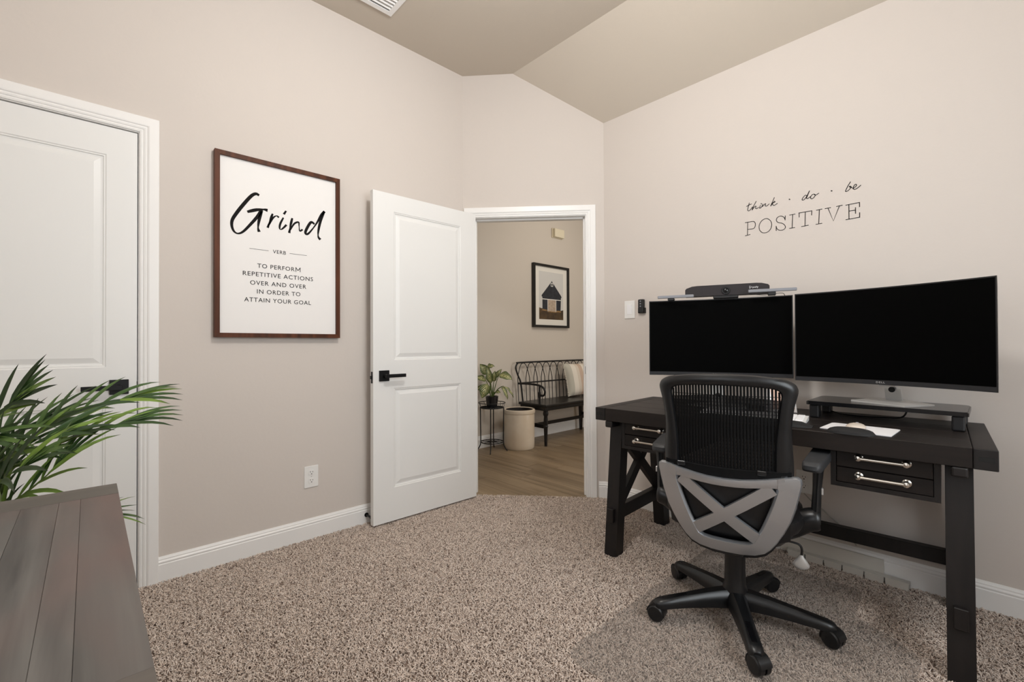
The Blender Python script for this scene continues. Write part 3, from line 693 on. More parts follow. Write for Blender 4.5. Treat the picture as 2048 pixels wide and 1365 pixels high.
def leg(u, v0, v1, dv):
    m = MB()
    m.hexa([(u,v0,0),(u+LW,v0,0),(u+LW,v0+dv,0),(u,v0+dv,0),(u,v1,DT-.066),(u+LW,v1,DT-.066),(u+LW,v1+dv,DT-.066),(u,v1+dv,DT-.066)])
    part('leg', m, DESKD)
for u in (.043, 1.343):
    leg(u, .012, .085, .072); leg(u, .576, .503, .072)
    m = MB(); m.rbox((u+.014, -.004+.006, .672), (u+.054, .60, .706), .006, 2); part('top_rail', m, DESKD)
    m = MB(); m.rbox((u+.016, .012, .175), (u+.052, .648, .245), .002, 1); part('low_rail', m, DESKD)
    # X brace between the legs
    for (va, vb) in (((.10, .245), (.56, .650)), ((.56, .245), (.10, .650))):
        dx = Vector((0, vb[0]-va[0], vb[1]-va[1])).normalized(); q = Vector((0, -dx.z, dx.y))*.026
        A_, B_ = Vector((0, *va)), Vector((0, *vb)); off = .020 if va[0] < .3 else .0185
        m = MB(); pts = [A_-q, A_+q, B_+q, B_-q]
        m.prism([(p.y, p.z) for p in pts], u+.034-.014, u+.034+.014, lambda v: (v[2], v[0], v[1])); part('brace', m, DESKD)
m = MB(); m.rbox((.043+LW-.01, .575, .175), (1.343+.01, .615, .235), .002, 1); part('stretcher', m, DESKD)
for u0 in (.131, 1.027):
    u1 = u0+.306; v = .045
    m = MB(); z0, z1 = .567, DT-.066; t = .017
    m.box((u0, v, z0), (u1, .56, z0+t)); m.box((u0, v, z0+t), (u0+t, .56, z1)); m.box((u1-t, v, z0+t), (u1, .56, z1)); m.box((u0+t, .545, z0+t), (u1-t, .56, z1))
    part('drawer_case', m, DESKD)
    for (za, zb) in ((.586, .6405), (.6435, .703)):
        m = MB(); m.rbox((u0+t+.002, v-.002, za), (u1-t-.002, v+.016, zb), .0015, 1)
        m.box((u0+t+.01, v+.016, za+.004), (u1-t-.01, .50, zb-.006)); dr = part('drawer', m, DESK)
        zc = (za+zb)/2+(.004 if za < .6 else .012); uc = (u0+u1)/2
        m = MB()
        for s in (-1, 1):
            k0 = len(m.v)
            m.lathe([(.0001, 0), (.0135, 0), (.0135, .002), (.009, .005), (.0062, .009), (.0062, .020), (.0088, .023), (.0088, .032), (.0001, .035)], seg=18)
            m.v[k0:] = [(uc+s*.0665+x, v-.002-z, zc+y) for (x, y, z) in m.v[k0:]]
        m.cyl((uc-.0665, v-.029, zc), (uc+.0665, v-.029, zc), .0060, seg=12)
        obj('handle', m, CHROME, dr, local=True)['label'] = 'satin nickel bar pull'

# ================================================================ MONITORS
def monitor(label, L_, R_, z0, z1, sag, neck, base, riser_z, logo):
    L_, R_ = Vector((*L_, 0)), Vector((*R_, 0)); ch = R_-L_; Wd = ch.length; tx = ch.normalized(); bk = Vector((-tx.y, tx.x, 0))  # bk points to the wall
    mid = (L_+R_)/2
    t = thing('monitor', label, 'monitor', (mid.x, mid.y, riser_z))
    N_ = 24
    def P(s, d, z):  # s 0..1 across, d depth towards the wall
        q = L_+ch*s+bk*(sag*(1-(2*s-1)**2)+d); return (q.x, q.y, z)
    m = MB(); rings = []
    for i in range(N_+1):
        s = i/N_; k = 1-abs(2*s-1)**4
        rings.append([P(s, 0, z0), P(s, 0, z1), P(s, .006, z1), P(s, .010+.032*k, z1-.03), P(s, .010+.038*k, z0+.06), P(s, .008, z0)])
    m.loft(rings, smooth=False); body = obj('housing', m, BEZEL, t)
    m = MB(); g = []
    for i in range(N_+1):
        s = .006+.988*i/N_; g += [P(s, -.0008, z0+.020), P(s, -.0008, z1-.005)]
    m.add(g, [(2*i, 2*i+2, 2*i+3, 2*i+1) for i in range(N_)], True); obj('screen', m, SCREEN, t)
    m = MB(); g = []
    for i in range(N_+1):
        s = .002+.996*i/N_; g += [P(s, -.0015, z0+.001), P(s, -.0015, z0+.0185), P(s, .002, z0+.0185), P(s, .002, z0+.001)]
    m.add(g, [(4*i+j, 4*i+4+j, 4*i+4+(j+1) % 4, 4*i+(j+1) % 4) for i in range(N_) for j in range(4)], False); obj('chin', m, CHIN, t)
    m = MB()
    for (s0, s1, zz, cap) in logo: text_mb(m, 'DELL', lambda x, z: P(x, -.0019, z), s0, s1, z0+zz, cap, .004)
    obj('logo', m, SILVER, t)
    # neck and foot
    cb = Vector(P(neck[0], .05, 0)); foot = Vector((*neck[1], 0))
    m = MB(); wv = tx*.029; th = bk*.012
    za, zb = riser_z+.006, z0+.20
    p0, p1 = foot, Vector((cb.x, cb.y, 0))
    ring = lambda p, z: [(p-wv).to_tuple()[:2]+(z,), (p+wv).to_tuple()[:2]+(z,), (p+wv+th).to_tuple()[:2]+(z,), (p-wv+th).to_tuple()[:2]+(z,)]
    m.loft([ring(p0, za), ring(p0+(p1-p0)*.25, za+.06), ring(p1, z0-.01), ring(p1, zb)], smooth=False)
    nk = obj('neck', m, SILVER, t)
    m = MB(); hz = riser_z+.055
    q = foot+(p1-foot)*.3-bk*.0005
    m.cyl((q.x, q.y, hz), (q.x-bk.x*.002, q.y-bk.y*.002, hz), .012, seg=18)
    obj('cable_hole', m, GAP, nk)
    m = MB(); m.prism(base, riser_z, riser_z+.007); bs = obj('foot', m, SILVER, t)
    return P
RZ = .848
PR = monitor('wide black curved monitor at the right end standing on the riser', (-.648, 2.482), (.015, 2.336), .930, 1.345, .045, (.482, (-.297, 2.595)),
        [(-.432, 2.486), (-.240, 2.392), (-.160, 2.516), (-.272, 2.664), (-.368, 2.664)], RZ, [(.452, .498, .0065, .0075)])
PLm = monitor('black curved monitor at the left behind the chair carrying light bars and camera', (-1.319, 2.302), (-.672, 2.545), .934, 1.348, .038, (.5, (-1.03, 2.52)),
        [(-1.14, 2.40), (-.98, 2.35), (-.86, 2.47), (-.93, 2.60), (-1.09, 2.57)], DT, [(.47, .515, .0065, .0065)])
ZL = 1.348
def onL(s, d, z): return PLm(s, d, z)
Lc = Vector((-1.319, 2.302)); Lch = Vector((.647, .243)); Ll = Lch.length; Ltx = Lch/Ll; Lbk = Vector((-Ltx.y, Ltx.x))
def TL(v):   # u metres along the chord, d to the wall, z
    q = Lc+Ltx*v[0]+Lbk*v[1]; return (q.x, q.y, v[2])
# conference camera bar on top of the left monitor
vb = thing('video_bar', 'black fabric video conference bar with round lens on top of the left monitor', 'video bar', TL((.4, .05, ZL)), 0)
u0, u1 = .190, .592
prof = [(u0, ZL+.016), (u0, ZL+.052), (u0+.006, ZL+.060), (u0+.035, ZL+.070), (u0+.06, ZL+.072), (u1-.06, ZL+.072), (u1-.035, ZL+.070), (u1-.006, ZL+.062), (u1, ZL+.054), (u1, ZL+.016)]
m = MB(); m.prism(prof, .010, .07, lambda v: TL((v[0], v[2], v[1]))); obj('body', m, VIDB, vb)
m = MB(); m.rbox((u0+.14, .012, ZL), (u0+.26, .060, ZL+.017), .003, 1, TL); obj('mount', m, BEZEL, vb)
uc = (u0+u1)/2
m = MB(); zc = ZL+.040
m.lathe([(.0205, 0), (.0205, .005), (.019, .007), (.0145, .007), (.012, .003), (.0001, .003)], seg=28)
m.v = [TL((uc+x, .0105-z, zc+y)) for x, y, z in m.v]; ln = obj('lens_ring', m, BEZEL, vb)
m = MB(); m.lathe([(.0105, .0), (.0105, .004), (.007, .006), (.0001, .0065)], seg=20); m.v = [TL((uc+x, .0105-z, zc+y)) for x, y, z in m.v]; obj('lens', m, GLOSSB, ln)
m = MB(); text_mb(m, 'poly', lambda x, z: TL((x, .0095, z)), u1-.076, u1-.050, ZL+.047, .0085, .004)
Tv = lambda x, z: TL((x, .0095, z))
ribbon(m, [(u1-.090, ZL+.0455), (u1-.090, ZL+.0575), (u1-.079, ZL+.0515), (u1-.090, ZL+.0455)], .0018, Tv, smooth=0)
obj('logo', m, WHITE, vb)
for k, (ua, ubb, z, lab) in enumerate(((.050, .236, ZL+.006, 'slim grey light bar clipped on the left monitor, left of the camera bar'), (.495, .706, ZL+.016, 'slim grey light bar clipped on the left monitor, right of the camera bar'))):
    t = thing('light_bar', lab, 'light bar', TL(((ua+ubb)/2, -.004, ZL)), 0, 'light bars on the left monitor')
    m = MB(); m.rbox((ua, -.030, z+.003), (ubb, -.018, z+.0185), .0025, 1, TL); obj('bar', m, GREYBAR, t)
    uc = .120 if k == 0 else .600
    m = MB(); m.rbox((uc-.017, -.026, ZL-.004 if k == 0 else ZL+.001), (uc+.017, .006, z+.0035), .002, 1, TL); m.rbox((uc-.006, -.024, z), (uc+.006, -.008, z+.012), .001, 1, TL); obj('clip', m, BEZEL, t)
cd = MB(); cd.tube([TL(q) for q in bez([(.50, -.010, ZL+.014), (.53, -.006, ZL+.010), (.57, -.002, ZL+.006), (.62, .004, ZL+.012), (.65, .012, ZL+.012), (.66, .03, ZL+.002)], 5)], .0014, 6)
tag(obj('light_cable', cd, BLACK), 'thin black cable looping under the right light bar on the left monitor', 'cable')

# ================================================================ THINGS ON THE DESK
rs_ = thing('monitor_riser', 'low black monitor riser on the desk under the right monitor', 'monitor riser', (-.32, 2.52, DT))
X0, X1, Y0, Y1 = -.580, -.058, 2.375, 2.665
rr = .03
poly = []
for (cx, cy, a0) in ((X1-rr, Y1-rr, 0), (X0+rr, Y1-rr, 90), (X0+.012, Y0+.012, 180), (X1-.012, Y0+.012, 270)):
    r_ = rr if a0 < 180 else .012
    poly += [(cx+r_*math.cos(math.radians(a0+q)), cy+r_*math.sin(math.radians(a0+q))) for q in (0, 30, 60, 90)]
m = MB(); m.prism(poly, RZ-.017, RZ-.003); m.prism([(x*.985+.015*(X0+X1)/2, y*.985+.015*(Y0+Y1)/2) for x, y in poly], RZ-.003, RZ-.0004); obj('shelf', m, GLOSSB, rs_)
for x in (X0+.010, X1-.048):
    for yy, y2 in ((Y0+.014, 1), (Y1-.062, -1)):
        m = MB(); m.rbox((x, yy, DT), (x+.038, yy+.048, RZ-.017), .006, 2); obj('leg', m, BEZEL, rs_)
    m = MB(); arc = [(Y0+.058, RZ-.017), (Y0+.058, DT+.022)]+[((Y0+Y1)/2-(.087)*math.cos(q), DT+.022+.032*math.sin(q)) for q in [PI*k/10 for k in range(1, 10)]]+[(Y1-.058, DT+.022), (Y1-.058, RZ-.017)]
    n_ = len(arc); m.loft([[(x+.008, y, z) for y, z in arc], [(x+.030, y, z) for y, z in arc]], smooth=False); obj('arch', m, BEZEL, rs_)
DT_ = DT
kb = thing('keyboard', 'slim white keyboard on the desk in front of the left monitor', 'keyboard', (-.76, 2.21, DT))
ka = math.radians(8); kx = Vector((math.cos(ka), math.sin(ka), 0)); ky = Vector((-kx.y, kx.x, 0)); ko = Vector((-.955, 2.105, DT))
TK = lambda v: tuple(ko+kx*v[0]+ky*v[1]+Vector((0,0,v[2])))
m = MB(); m.hexa([TK(v) for v in ((0,0,0),(.43,0,0),(.43,.125,0),(0,.125,0),(0,0,.010),(.43,0,.010),(.43,.125,.019),(0,.125,.019))]); obj('case', m, PLASTW, kb)
for i in range(14):
    for j in range(5):
        u = .012+i*.0292; v = .010+j*.0222
        if j == 0 and 4 <= i <= 8 and i != 4: continue
        w = .026 if not (j == 0 and i == 4) else .026+4*.0292
        zb = .010+.009*v/.125
        m = MB(); m.hexa([TK(q) for q in ((u,v,zb),(u+w,v,zb),(u+w,v+.0195,zb+.0014),(u,v+.0195,zb+.0014),(u+.001,v+.001,zb+.004),(u+w-.001,v+.001,zb+.004),(u+w-.001,v+.0185,zb+.0054),(u+.001,v+.0185,zb+.0054))]); obj('key', m, WHITE, kb)
# wrist rest in front of the keyboard
m = MB(); rings = []
for i in range(13):
    s = i/12; u = -.01+.47*s; k = math.sqrt(max(.02, 1-abs(2*s-1)**6)); 
    rings.append([TK((u, -.105+(1-k)*.02, 0)), TK((u, -.102+(1-k)*.02, .010*k)), TK((u, -.075, .020*k)), TK((u, -.04, .019*k)), TK((u, -.018-(1-k)*.02, .009*k)), TK((u, -.015-(1-k)*.02, 0))])
m.loft(rings); tag(obj('wrist_rest', m, RUBBER), 'long black foam wrist rest on the desk in front of the keyboard', 'wrist rest')
mp = thing('mouse_pad', 'white mouse pad with a rounded black wrist cushion at the desk front', 'mouse pad', (-.353, 2.17, DT))
m = MB(); m.prism([(-.466, 2.105), (-.247, 2.088), (-.241, 2.262), (-.252, 2.270), (-.450, 2.276), (-.459, 2.268)], DT, DT+.003); obj('pad', m, WHITE, mp)
m = MB(); rings = []
for i in range(15):
    s = i/14; x = -.436+.150*s; k = math.sqrt(max(.015, 1-abs(2*s-1)**3.2)); yc = 2.065
    rings.append([(x, yc-.042*k, DT), (x, yc-.040*k, DT+.010*k), (x, yc-.015*k, DT+.021*k), (x, yc+.020*k, DT+.020*k), (x, yc+.050*k, DT+.009*k), (x, yc+.056*k, DT+.001)])
m.loft(rings); obj('wrist_cushion', m, RUBBER, mp)
ms = thing('mouse', 'beige wireless mouse on the white mouse pad', 'mouse', (-.365, 2.185, DT+.003))
m = MB(); m.sphere((-.365, 2.185, DT+.008), (.031, .054, .015), None, 20, 12); m.v = [(x, y, max(z, DT+.0032)) for x, y, z in m.v]; obj('shell', m, MOUSE, ms)
m = MB(); m.cyl((-.369, 2.212, DT+.0185), (-.361, 2.212, DT+.0185), .005, seg=14); obj('scroll_wheel', m, GREYBAR, ms)
# desk calendar
dc = thing('desk_calendar', 'white easel desk calendar with gold rings and peach picture beside the riser', 'calendar', (-.655, 2.50, DT))
ca = math.radians(38); cx = Vector((math.cos(ca), math.sin(ca), 0)); cy = Vector((-cx.y, cx.x, 0)); co = Vector((-.735, 2.425, DT))
TD = lambda v: tuple(co+cx*v[0]+cy*v[1]+Vector((0,0,v[2])))
m = MB(); Wc, Hc = .115, .125
m.hexa([TD(v) for v in ((0,0,0),(Wc,0,0),(Wc,.003,0),(0,.003,0),(0,.042,Hc),(Wc,.042,Hc),(Wc,.045,Hc),(0,.045,Hc))])
m.hexa([TD(v) for v in ((0,.088,0),(Wc,.088,0),(Wc,.091,0),(0,.091,0),(0,.045,Hc),(Wc,.045,Hc),(Wc,.048,Hc),(0,.048,Hc))])
m.box((0, 0, 0), (Wc, .09, .003), TD); obj('easel', m, WHITE, dc)
m = MB(); q = lambda u, f, d: TD((u, .042*f-d, Hc*f))
m.add([q(.008,.12,.0012), q(Wc-.008,.12,.0012), q(Wc-.008,.90,.0012), q(.008,.90,.0012), q(.008,.12,.0002), q(Wc-.008,.12,.0002), q(Wc-.008,.90,.0002), q(.008,.90,.0002)], [(0,1,2,3),(7,6,5,4),(0,4,5,1),(1,5,6,2),(2,6,7,3),(3,7,4,0)], False); obj('picture', m, PEACH, dc)
m = MB()
for i in range(9):
    u = .012+i*.0114; m.tube([TD((u, .045+.007*math.cos(s), Hc-.002+.007*math.sin(s))) for s in [k*PI/5 for k in range(10)]], .0011, 5, closed=True)
obj('rings', m, GOLD, dc)['label'] = 'gold spiral rings'
cb = MB(); cb.tube(bez([(-.53, 2.62, DT+.006), (-.47, 2.56, DT+.004), (-.40, 2.55, DT+.004), (-.33, 2.57, DT+.005), (-.27, 2.60, DT+.010), (-.25, 2.61, RZ-.022)], 6), .0035, 7)
tag(obj('monitor_cable', cb, BLACK), 'black cable lying on the desk under the monitor riser', 'cable')
cb = MB(); cb.tube(bez([(-.672, b-.02, .33), (-.63, b-.012, .285), (-.594, b-.008, .262), (-.552, b-.008, .228), (-.527, b-.008, .208), (-.502, b-.008, .182), (-.475, b-.010, .150), (-.455, b-.018, .128)], 6), .003, 7)
tag(obj('power_cord', cb, CORD), 'thin grey power cord running down the wall under the desk', 'power cord')
# cable raceway on the baseboard and slotted strip on the floor below it
pts = [(-.78, .012), (-.375, .012), (-.362, .018), (-.352, .032), (-.350, .05), (-.352, .095), (-.78, .095)]
m = MB(); m.prism(pts, .0155, .027, lambda v: (v[0], b-v[2], v[1])); tag(obj('cable_cover', m, RACE), 'off-white cable cover with rounded end fixed along the baseboard under the desk', 'cable cover')
sd = thing('slotted_duct', 'pale slotted cable duct lying on carpet below the cable cover', 'cable duct', (-.5, b-.05, 0))
m = MB(); xs = [-.74, -.66, -.58, -.505, -.42, -.345, -.258]
for i in range(6):
    m.hexa([(xs[i]+.004, b-.062, .0), (xs[i+1]-.004, b-.062, .0), (xs[i+1]-.004, b-.058, .0), (xs[i]+.004, b-.058, 0), (xs[i]+.002, b-.062, .030), (xs[i+1]-.002, b-.062, .030), (xs[i+1]-.002, b-.058, .030), (xs[i]+.002, b-.058, .030)])
m.box((-.74, b-.062, .030), (-.258, b-.03, .034)); m.box((-.74, b-.034, 0), (-.258, b-.03, .030)); obj('duct', m, RACE, sd)

# ================================================================ CHAIR MAT AND CHAIR
def rpoly(pts, n=5):
    out = []
    for i, (x, y, r) in enumerate(pts):
        p = Vector((x, y)); A_ = Vector(pts[i-1][:2]); B_ = Vector(pts[(i+1) % len(pts)][:2])
        if r <= 0: out.append((x, y)); continue
        s0 = p+(A_-p).normalized()*r; s1 = p+(B_-p).normalized()*r
        for k in range(n+1):
            t = k/n; q = s0*(1-t)**2+p*2*t*(1-t)+s1*t*t; out.append((q.x, q.y))
    return out
MP = rpoly([(-1.052, 1.225, .09), (-.19, 1.245, .09), (-.17, 2.13, .08), (-.385, 2.255, .03), (-.398, 2.515, .06), (-1.055, 2.47, .05)])
m = MB(); m.prism(MP, .0065, .0085)
tag(obj('chair_mat', m, VINYL), 'clear lipped plastic chair mat on the carpet under the office chair', 'chair mat')
MZ = .0085

CH = Vector((-.7128, 1.8947, MZ)); CRZ = math.radians(15)
ch = thing('office_chair', 'black mesh-back office chair with silver cross frame and five castors at the desk', 'chair', tuple(CH), CRZ)
cz = -MZ   # heights below are above the carpet
def cpart(name, m, mt, p=None, label=None):
    m.v = [(x, y, z+cz) for x, y, z in m.v]
    o = obj(name, m, mt, p or ch, local=True)
    if label: o['label'] = label
    return o
def interp(z, zs, vs):
    if z <= zs[0]: return vs[0]
    for i in range(len(zs)-1):
        if z <= zs[i+1]: return vs[i]+(vs[i+1]-vs[i])*(z-zs[i])/(zs[i+1]-zs[i])
    return vs[-1]
def ys(x, z): return interp(z, [.33, .40, .5, .65, .8, .96], [-.17, -.205, -.235, -.255, -.265, -.285])+.9*x*x
XO = -.008
def SB(x, z, d=0): return (x+XO, ys(x, z)+d, z)   # a point on the curved back; d>0 towards the sitter
# tubular back frame
half = [(.185, .56), (.205, .62), (.2125, .67), (.209, .75), (.207, .82), (.215, .89), (.2265, .940), (.2245, .958), (.215, .972), (.19, .985), (.15, .9925), (.09, .999), (0, 1.002)]
inn = [(.140, .56), (.152, .62), (.1565, .67), (.158, .75), (.166, .83), (.1755, .91), (.1765, .932), (.171, .944), (.157, .951), (.14, .954), (.11, .957), (.07, .959), (0, .960)]
inn0 = inn
half = [(p.x, p.y) for p in bez([(x, z, 0) for x, z in half], 3)]; inn = [(p.x, p.y) for p in bez([(x, z, 0) for x, z in inn], 3)]
m = MB(); rings = []
idx = list(range(len(half)))
def fr_ring(o, i, s):
    ox, oz = o[0]*s, o[1]; ix, iz = i[0]*s, i[1]
    R = []
    for k in range(10):
        q = 2*PI*k/10; f = .5+.5*math.cos(q); d = .017*math.sin(q)
        R.append(SB(ix+(ox-ix)*f, iz+(oz-iz)*f, d+.004))
    return R
for k in idx: rings.append(fr_ring(half[k], inn[k], -1))
for k in reversed(idx[:-1]): rings.append(fr_ring(half[k], inn[k], 1))
m.loft(rings); cpart('back_frame', m, CHAIRB)
# mesh: vertical ribs with see-through slits
m = MB(); nr = 34
def innw(z):
    zs = [p[1] for p in inn0[:8]]; vs = [p[0] for p in inn0[:8]]; return interp(z, zs, vs)
for k in range(nr):
    x = -.172+.344*k/(nr-1); zt = interp(abs(x), [0, .07, .14, .157, .171, .176], [.962, .961, .957, .953, .946, .93])
    col = []
    for j in range(11):
        z = .648+(zt-.648)*j/10; w = .0034; xx = max(-innw(z), min(innw(z), x))
        col.append([SB(xx-w, z, .003), SB(xx+w, z, .003), SB(xx+w, z, .0045), SB(xx-w, z, .0045)])
    m.loft(col, smooth=False)
for k in range(nr-1):      # denser second layer below the open top band
    x = -.172+.344*(k+.5)/(nr-1); col = []; zt = .925-.012*(x/.17)**2
    for j in range(9):
        z = .648+(zt-.648)*j/8; w = .0015; xx = max(-innw(z), min(innw(z), x))
        col.append([SB(xx-w, z, .0055), SB(xx+w, z, .0055), SB(xx+w, z, .0065), SB(xx-w, z, .0065)])
    m.loft(col, smooth=False)
for j in range(30):
    z = .650+j*.0125
    if z > .925: break
    w = innw(z); m.tube([SB(-w+2*w*i/8, z, .0072) for i in range(9)], .0010, 4)
o = cpart('back_mesh', m, CHAIRM); o['kind'] = 'stuff'
# silver cross frame: rim, and the X of two bars
m = MB()
pairs = [((0, .343), (0, .397)), ((.05, .344), (.045, .398)), ((.092, .350), (.072, .401)), ((.122, .363), (.088, .410)), ((.142, .384), (.095, .424)), ((.160, .412), (.104, .443)), ((.182, .452), (.116, .472)), ((.203, .500), (.130, .510)), ((.218, .548), (.144, .550)), ((.229, .598), (.154, .582)), ((.236, .634), (.160, .602)), ((.234, .648), (.159, .609)), ((.224, .656), (.153, .612)), ((.206, .657), (.14, .612)), ((.16, .650), (.11, .609)), ((.10, .640), (.07, .605)), ((.05, .634), (.035, .603)), ((0, .632), (0, .6025))]
def sil_ring(o, i, s):
    R = []
    for (f, d) in ((0, -.001), (.10, -.0115), (.5, -.0145), (.93, -.0115), (1, -.003), (1, .012), (0, .010)):
        x = (i[0]+(o[0]-i[0])*f)*s; z = i[1]+(o[1]-i[1])*f; R.append(SB(x, z, d-.012))
    return R
rings = [sil_ring(o, i, 1) for o, i in pairs]+[sil_ring(o, i, -1) for o, i in reversed(pairs[1:-1])]
m.loft(rings, closed=True)
rim = cpart('silver_rim', m, CHAIRS, None, 'silver plastic rim')
XC, ZC = -.012, .508
def xbar(p, q, w0, w1):
    m = MB(); P_, Q_ = Vector(p), Vector(q); rings = []
    t = (Q_-P_).normalized(); nn = Vector((-t.y, t.x))
    for k in range(9):
        f = k/8; c = P_+(Q_-P_)*f; w = (w0+(w1-w0)*abs(2*f-1))/2
        R = []
        for (g, d) in ((-1, -.003), (-.92, -.009), (0, -.010), (.92, -.009), (1, -.003), (1, .006), (-1, .006)):
            x, z = c+nn*w*g; R.append(SB(x, z, d-.012))
        rings.append(R)
    m.loft(rings); cpart('cross_bar', m, CHAIRS)
xbar((-.150, .612), (.104, .418), .042, .046); xbar((.150, .612), (-.108, .418), .042, .046)
for s in (-1, 1):  # seam caps of the rim
    m = MB(); m.loft([[SB(s*.165, .613, -.0265), SB(s*.185, .613, -.0255), SB(s*.185, .655, -.0255), SB(s*.165, .650, -.0265)], [SB(s*.165, .613, -.014), SB(s*.185, .613, -.014), SB(s*.185, .655, -.014), SB(s*.165, .650, -.014)]], smooth=False); cpart('rim_cap', m, CHAIRS)
# black lumbar pad behind the rim and strap over it
m = MB(); rings = []
for k in range(13):
    x = -.20+.40*k/12; kk = math.sqrt(max(.05, 1-(abs(x)/.205)**6)); zt = .655+.012*(x/.2)**2
    rings.append([SB(x, .40+.02*(1-kk), .012), SB(x, .47, .002), SB(x, .58, .002), SB(x, zt, .004), SB(x, zt, .022), SB(x, .58, .045*kk), SB(x, .47, .045*kk), SB(x, .40+.02*(1-kk), .03)])
m.loft(rings); cpart('lumbar_pad', m, LEATH)
m = MB(); rings = []
for k in range(13):
    x = -.205+.41*k/12; zt = .672-.006*math.cos(x*7)
    rings.append([SB(x, .635, -.012), SB(x, zt, -.013), SB(x, zt, .012), SB(x, .635, .012)])
m.loft(rings, smooth=False); cpart('strap', m, CHAIRM)
for s, x in ((-1, -.145), (1, .118)):
    m = MB(); m.rbox((-.014, -.002, -.006), (.014, .006, .010), .002, 1, lambda v: (SB(x+v[0], .668, -.016)[0], SB(x, .668, -.016)[1]+v[1], .662+v[2])); cpart('buckle', m, CHAIRB)
# seat
m = MB(); rings = []
def se(rx, ry, z, cy=.03, n=32, e=3.0):
    return [(XO+rx*math.copysign(abs(math.cos(q))**(2/e), math.cos(q)), cy+ry*math.copysign(abs(math.sin(q))**(2/e), math.sin(q)), z) for q in [2*PI*k/n for k in range(n)]]
for rx, ry, z in ((.20, .20, .415), (.235, .228, .422), (.245, .238, .445), (.242, .235, .468), (.22, .215, .487), (.16, .16, .495), (.02, .02, .496)): rings.append(se(rx, ry, z))
m.loft(rings); cpart('seat', m, LEATH)
m = MB(); rings = [se(.15, .15, .352, .03), se(.19, .20, .37, .03), se(.215, .215, .40, .03), se(.215, .215, .418, .03)]; m.loft(rings); cpart('seat_shell', m, CHAIRB)
m = MB(); m.rbox((-.085, -.10, .325), (.085, .12, .365), .012, 2); cpart('mechanism', m, CHAIRB)
m = MB(); rings = []
for x, z in ([(-o[0], o[1]) for o, i_ in reversed(pairs[1:9])]+[o for o, i_ in pairs[:9]]):      # black carrier under the silver rim
    dn = .016*max(0, 1-(z-.343)/.16)
    rings.append([SB(x*1.012, z-dn, -.006), SB(x*1.03, z-dn, .022), SB(x*.86, z+.03, .024), SB(x*.86, z+.03, -.004)])
m.loft(rings, smooth=False); cpart('back_carrier', m, CHAIRB)
m = MB(); m.rbox((XO-.055, -.20, .335), (XO+.055, -.06, .365), .008, 2); cpart('carrier_arm', m, CHAIRB)
# column
m = MB(); m.lathe([(.0001, .09), (.046, .09), (.046, .13), (.040, .145), (.038, .20), (.038, .325), (.0001, .325)], seg=28); cpart('gas_column', m, CHAIRB)
# five arms with castors
def base_arm(ang):
    ca_, sa_ = math.cos(ang), math.sin(ang)
    T = lambda r, w, z: (r*ca_-w*sa_, r*sa_+w*ca_, z)
    m = MB(); rings = []
    for (r, w, zt, zb) in ((.02, .038, .128, .068), (.06, .034, .127, .066), (.12, .030, .121, .068), (.20, .0275, .110, .068), (.27, .0265, .101, .066), (.305, .026, .096, .065), (.322, .022, .091, .066), (.331, .013, .084, .069)):
        h = zt-zb
        rings.append([T(r, -w, zb), T(r, -w*1.02, zb+h*.45), T(r, -w*.86, zb+h*.8), T(r, -w*.5, zt), T(r, w*.5, zt), T(r, w*.86, zb+h*.8), T(r, w*1.02, zb+h*.45), T(r, w, zb)])
    m.loft(rings); lg = cpart('base_arm', m, CHAIRB)
    m = MB(); rings = []
    for r, w in ((.20, .0085), (.215, .0095), (.28, .0095), (.296, .0085)):
        zt = interp(r, [.20, .27, .305], [.110, .101, .096])
        rings.append([T(r, -w, zt-.001), T(r, -w, zt+.0008), T(r, w, zt+.0008), T(r, w, zt-.001)])
    m.loft(rings, smooth=False); cpart('inlay', m, GLOSSB, lg)
    # castor: stem, hood and two wheels
    tw = ang+PI+random.uniform(-.7, .7)
    cx, cy = .309*ca_, .309*sa_; dx, dy = math.cos(tw), math.sin(tw)
    q = lambda f, w, z: (cx+f*dx-w*dy, cy+f*dy+w*dx, z)
    m = MB(); R_ = .0325; zc = MZ+R_
    m.cyl((cx, cy, zc+.01), (cx, cy, .075), .0065, seg=10)
    for s in (-1, 1):
        m.loft([[q(-.012+R_*math.cos(k*PI/10)*f, s*w_, zc+R_*math.sin(k*PI/10)*f) for k in range(20)] for w_, f in ((.004, 1), (.021, 1), (.0265, .82), (.0275, .4))])
    arc = [(-.012+(R_+.003)*math.cos(t), zc+(R_+.003)*math.sin(t)) for t in [PI*(-.05+1.0*k/16) for k in range(17)]]
    m.loft([[q(f, w_, z) for f, z in arc]+[q(f*.9-.0012, w_, z-.003) for f, z in reversed(arc)] for w_ in (-.023, .023)])
    cpart('castor', m, CHAIRB, lg)
for k in range(5): base_arm(math.radians(-1+72*k))
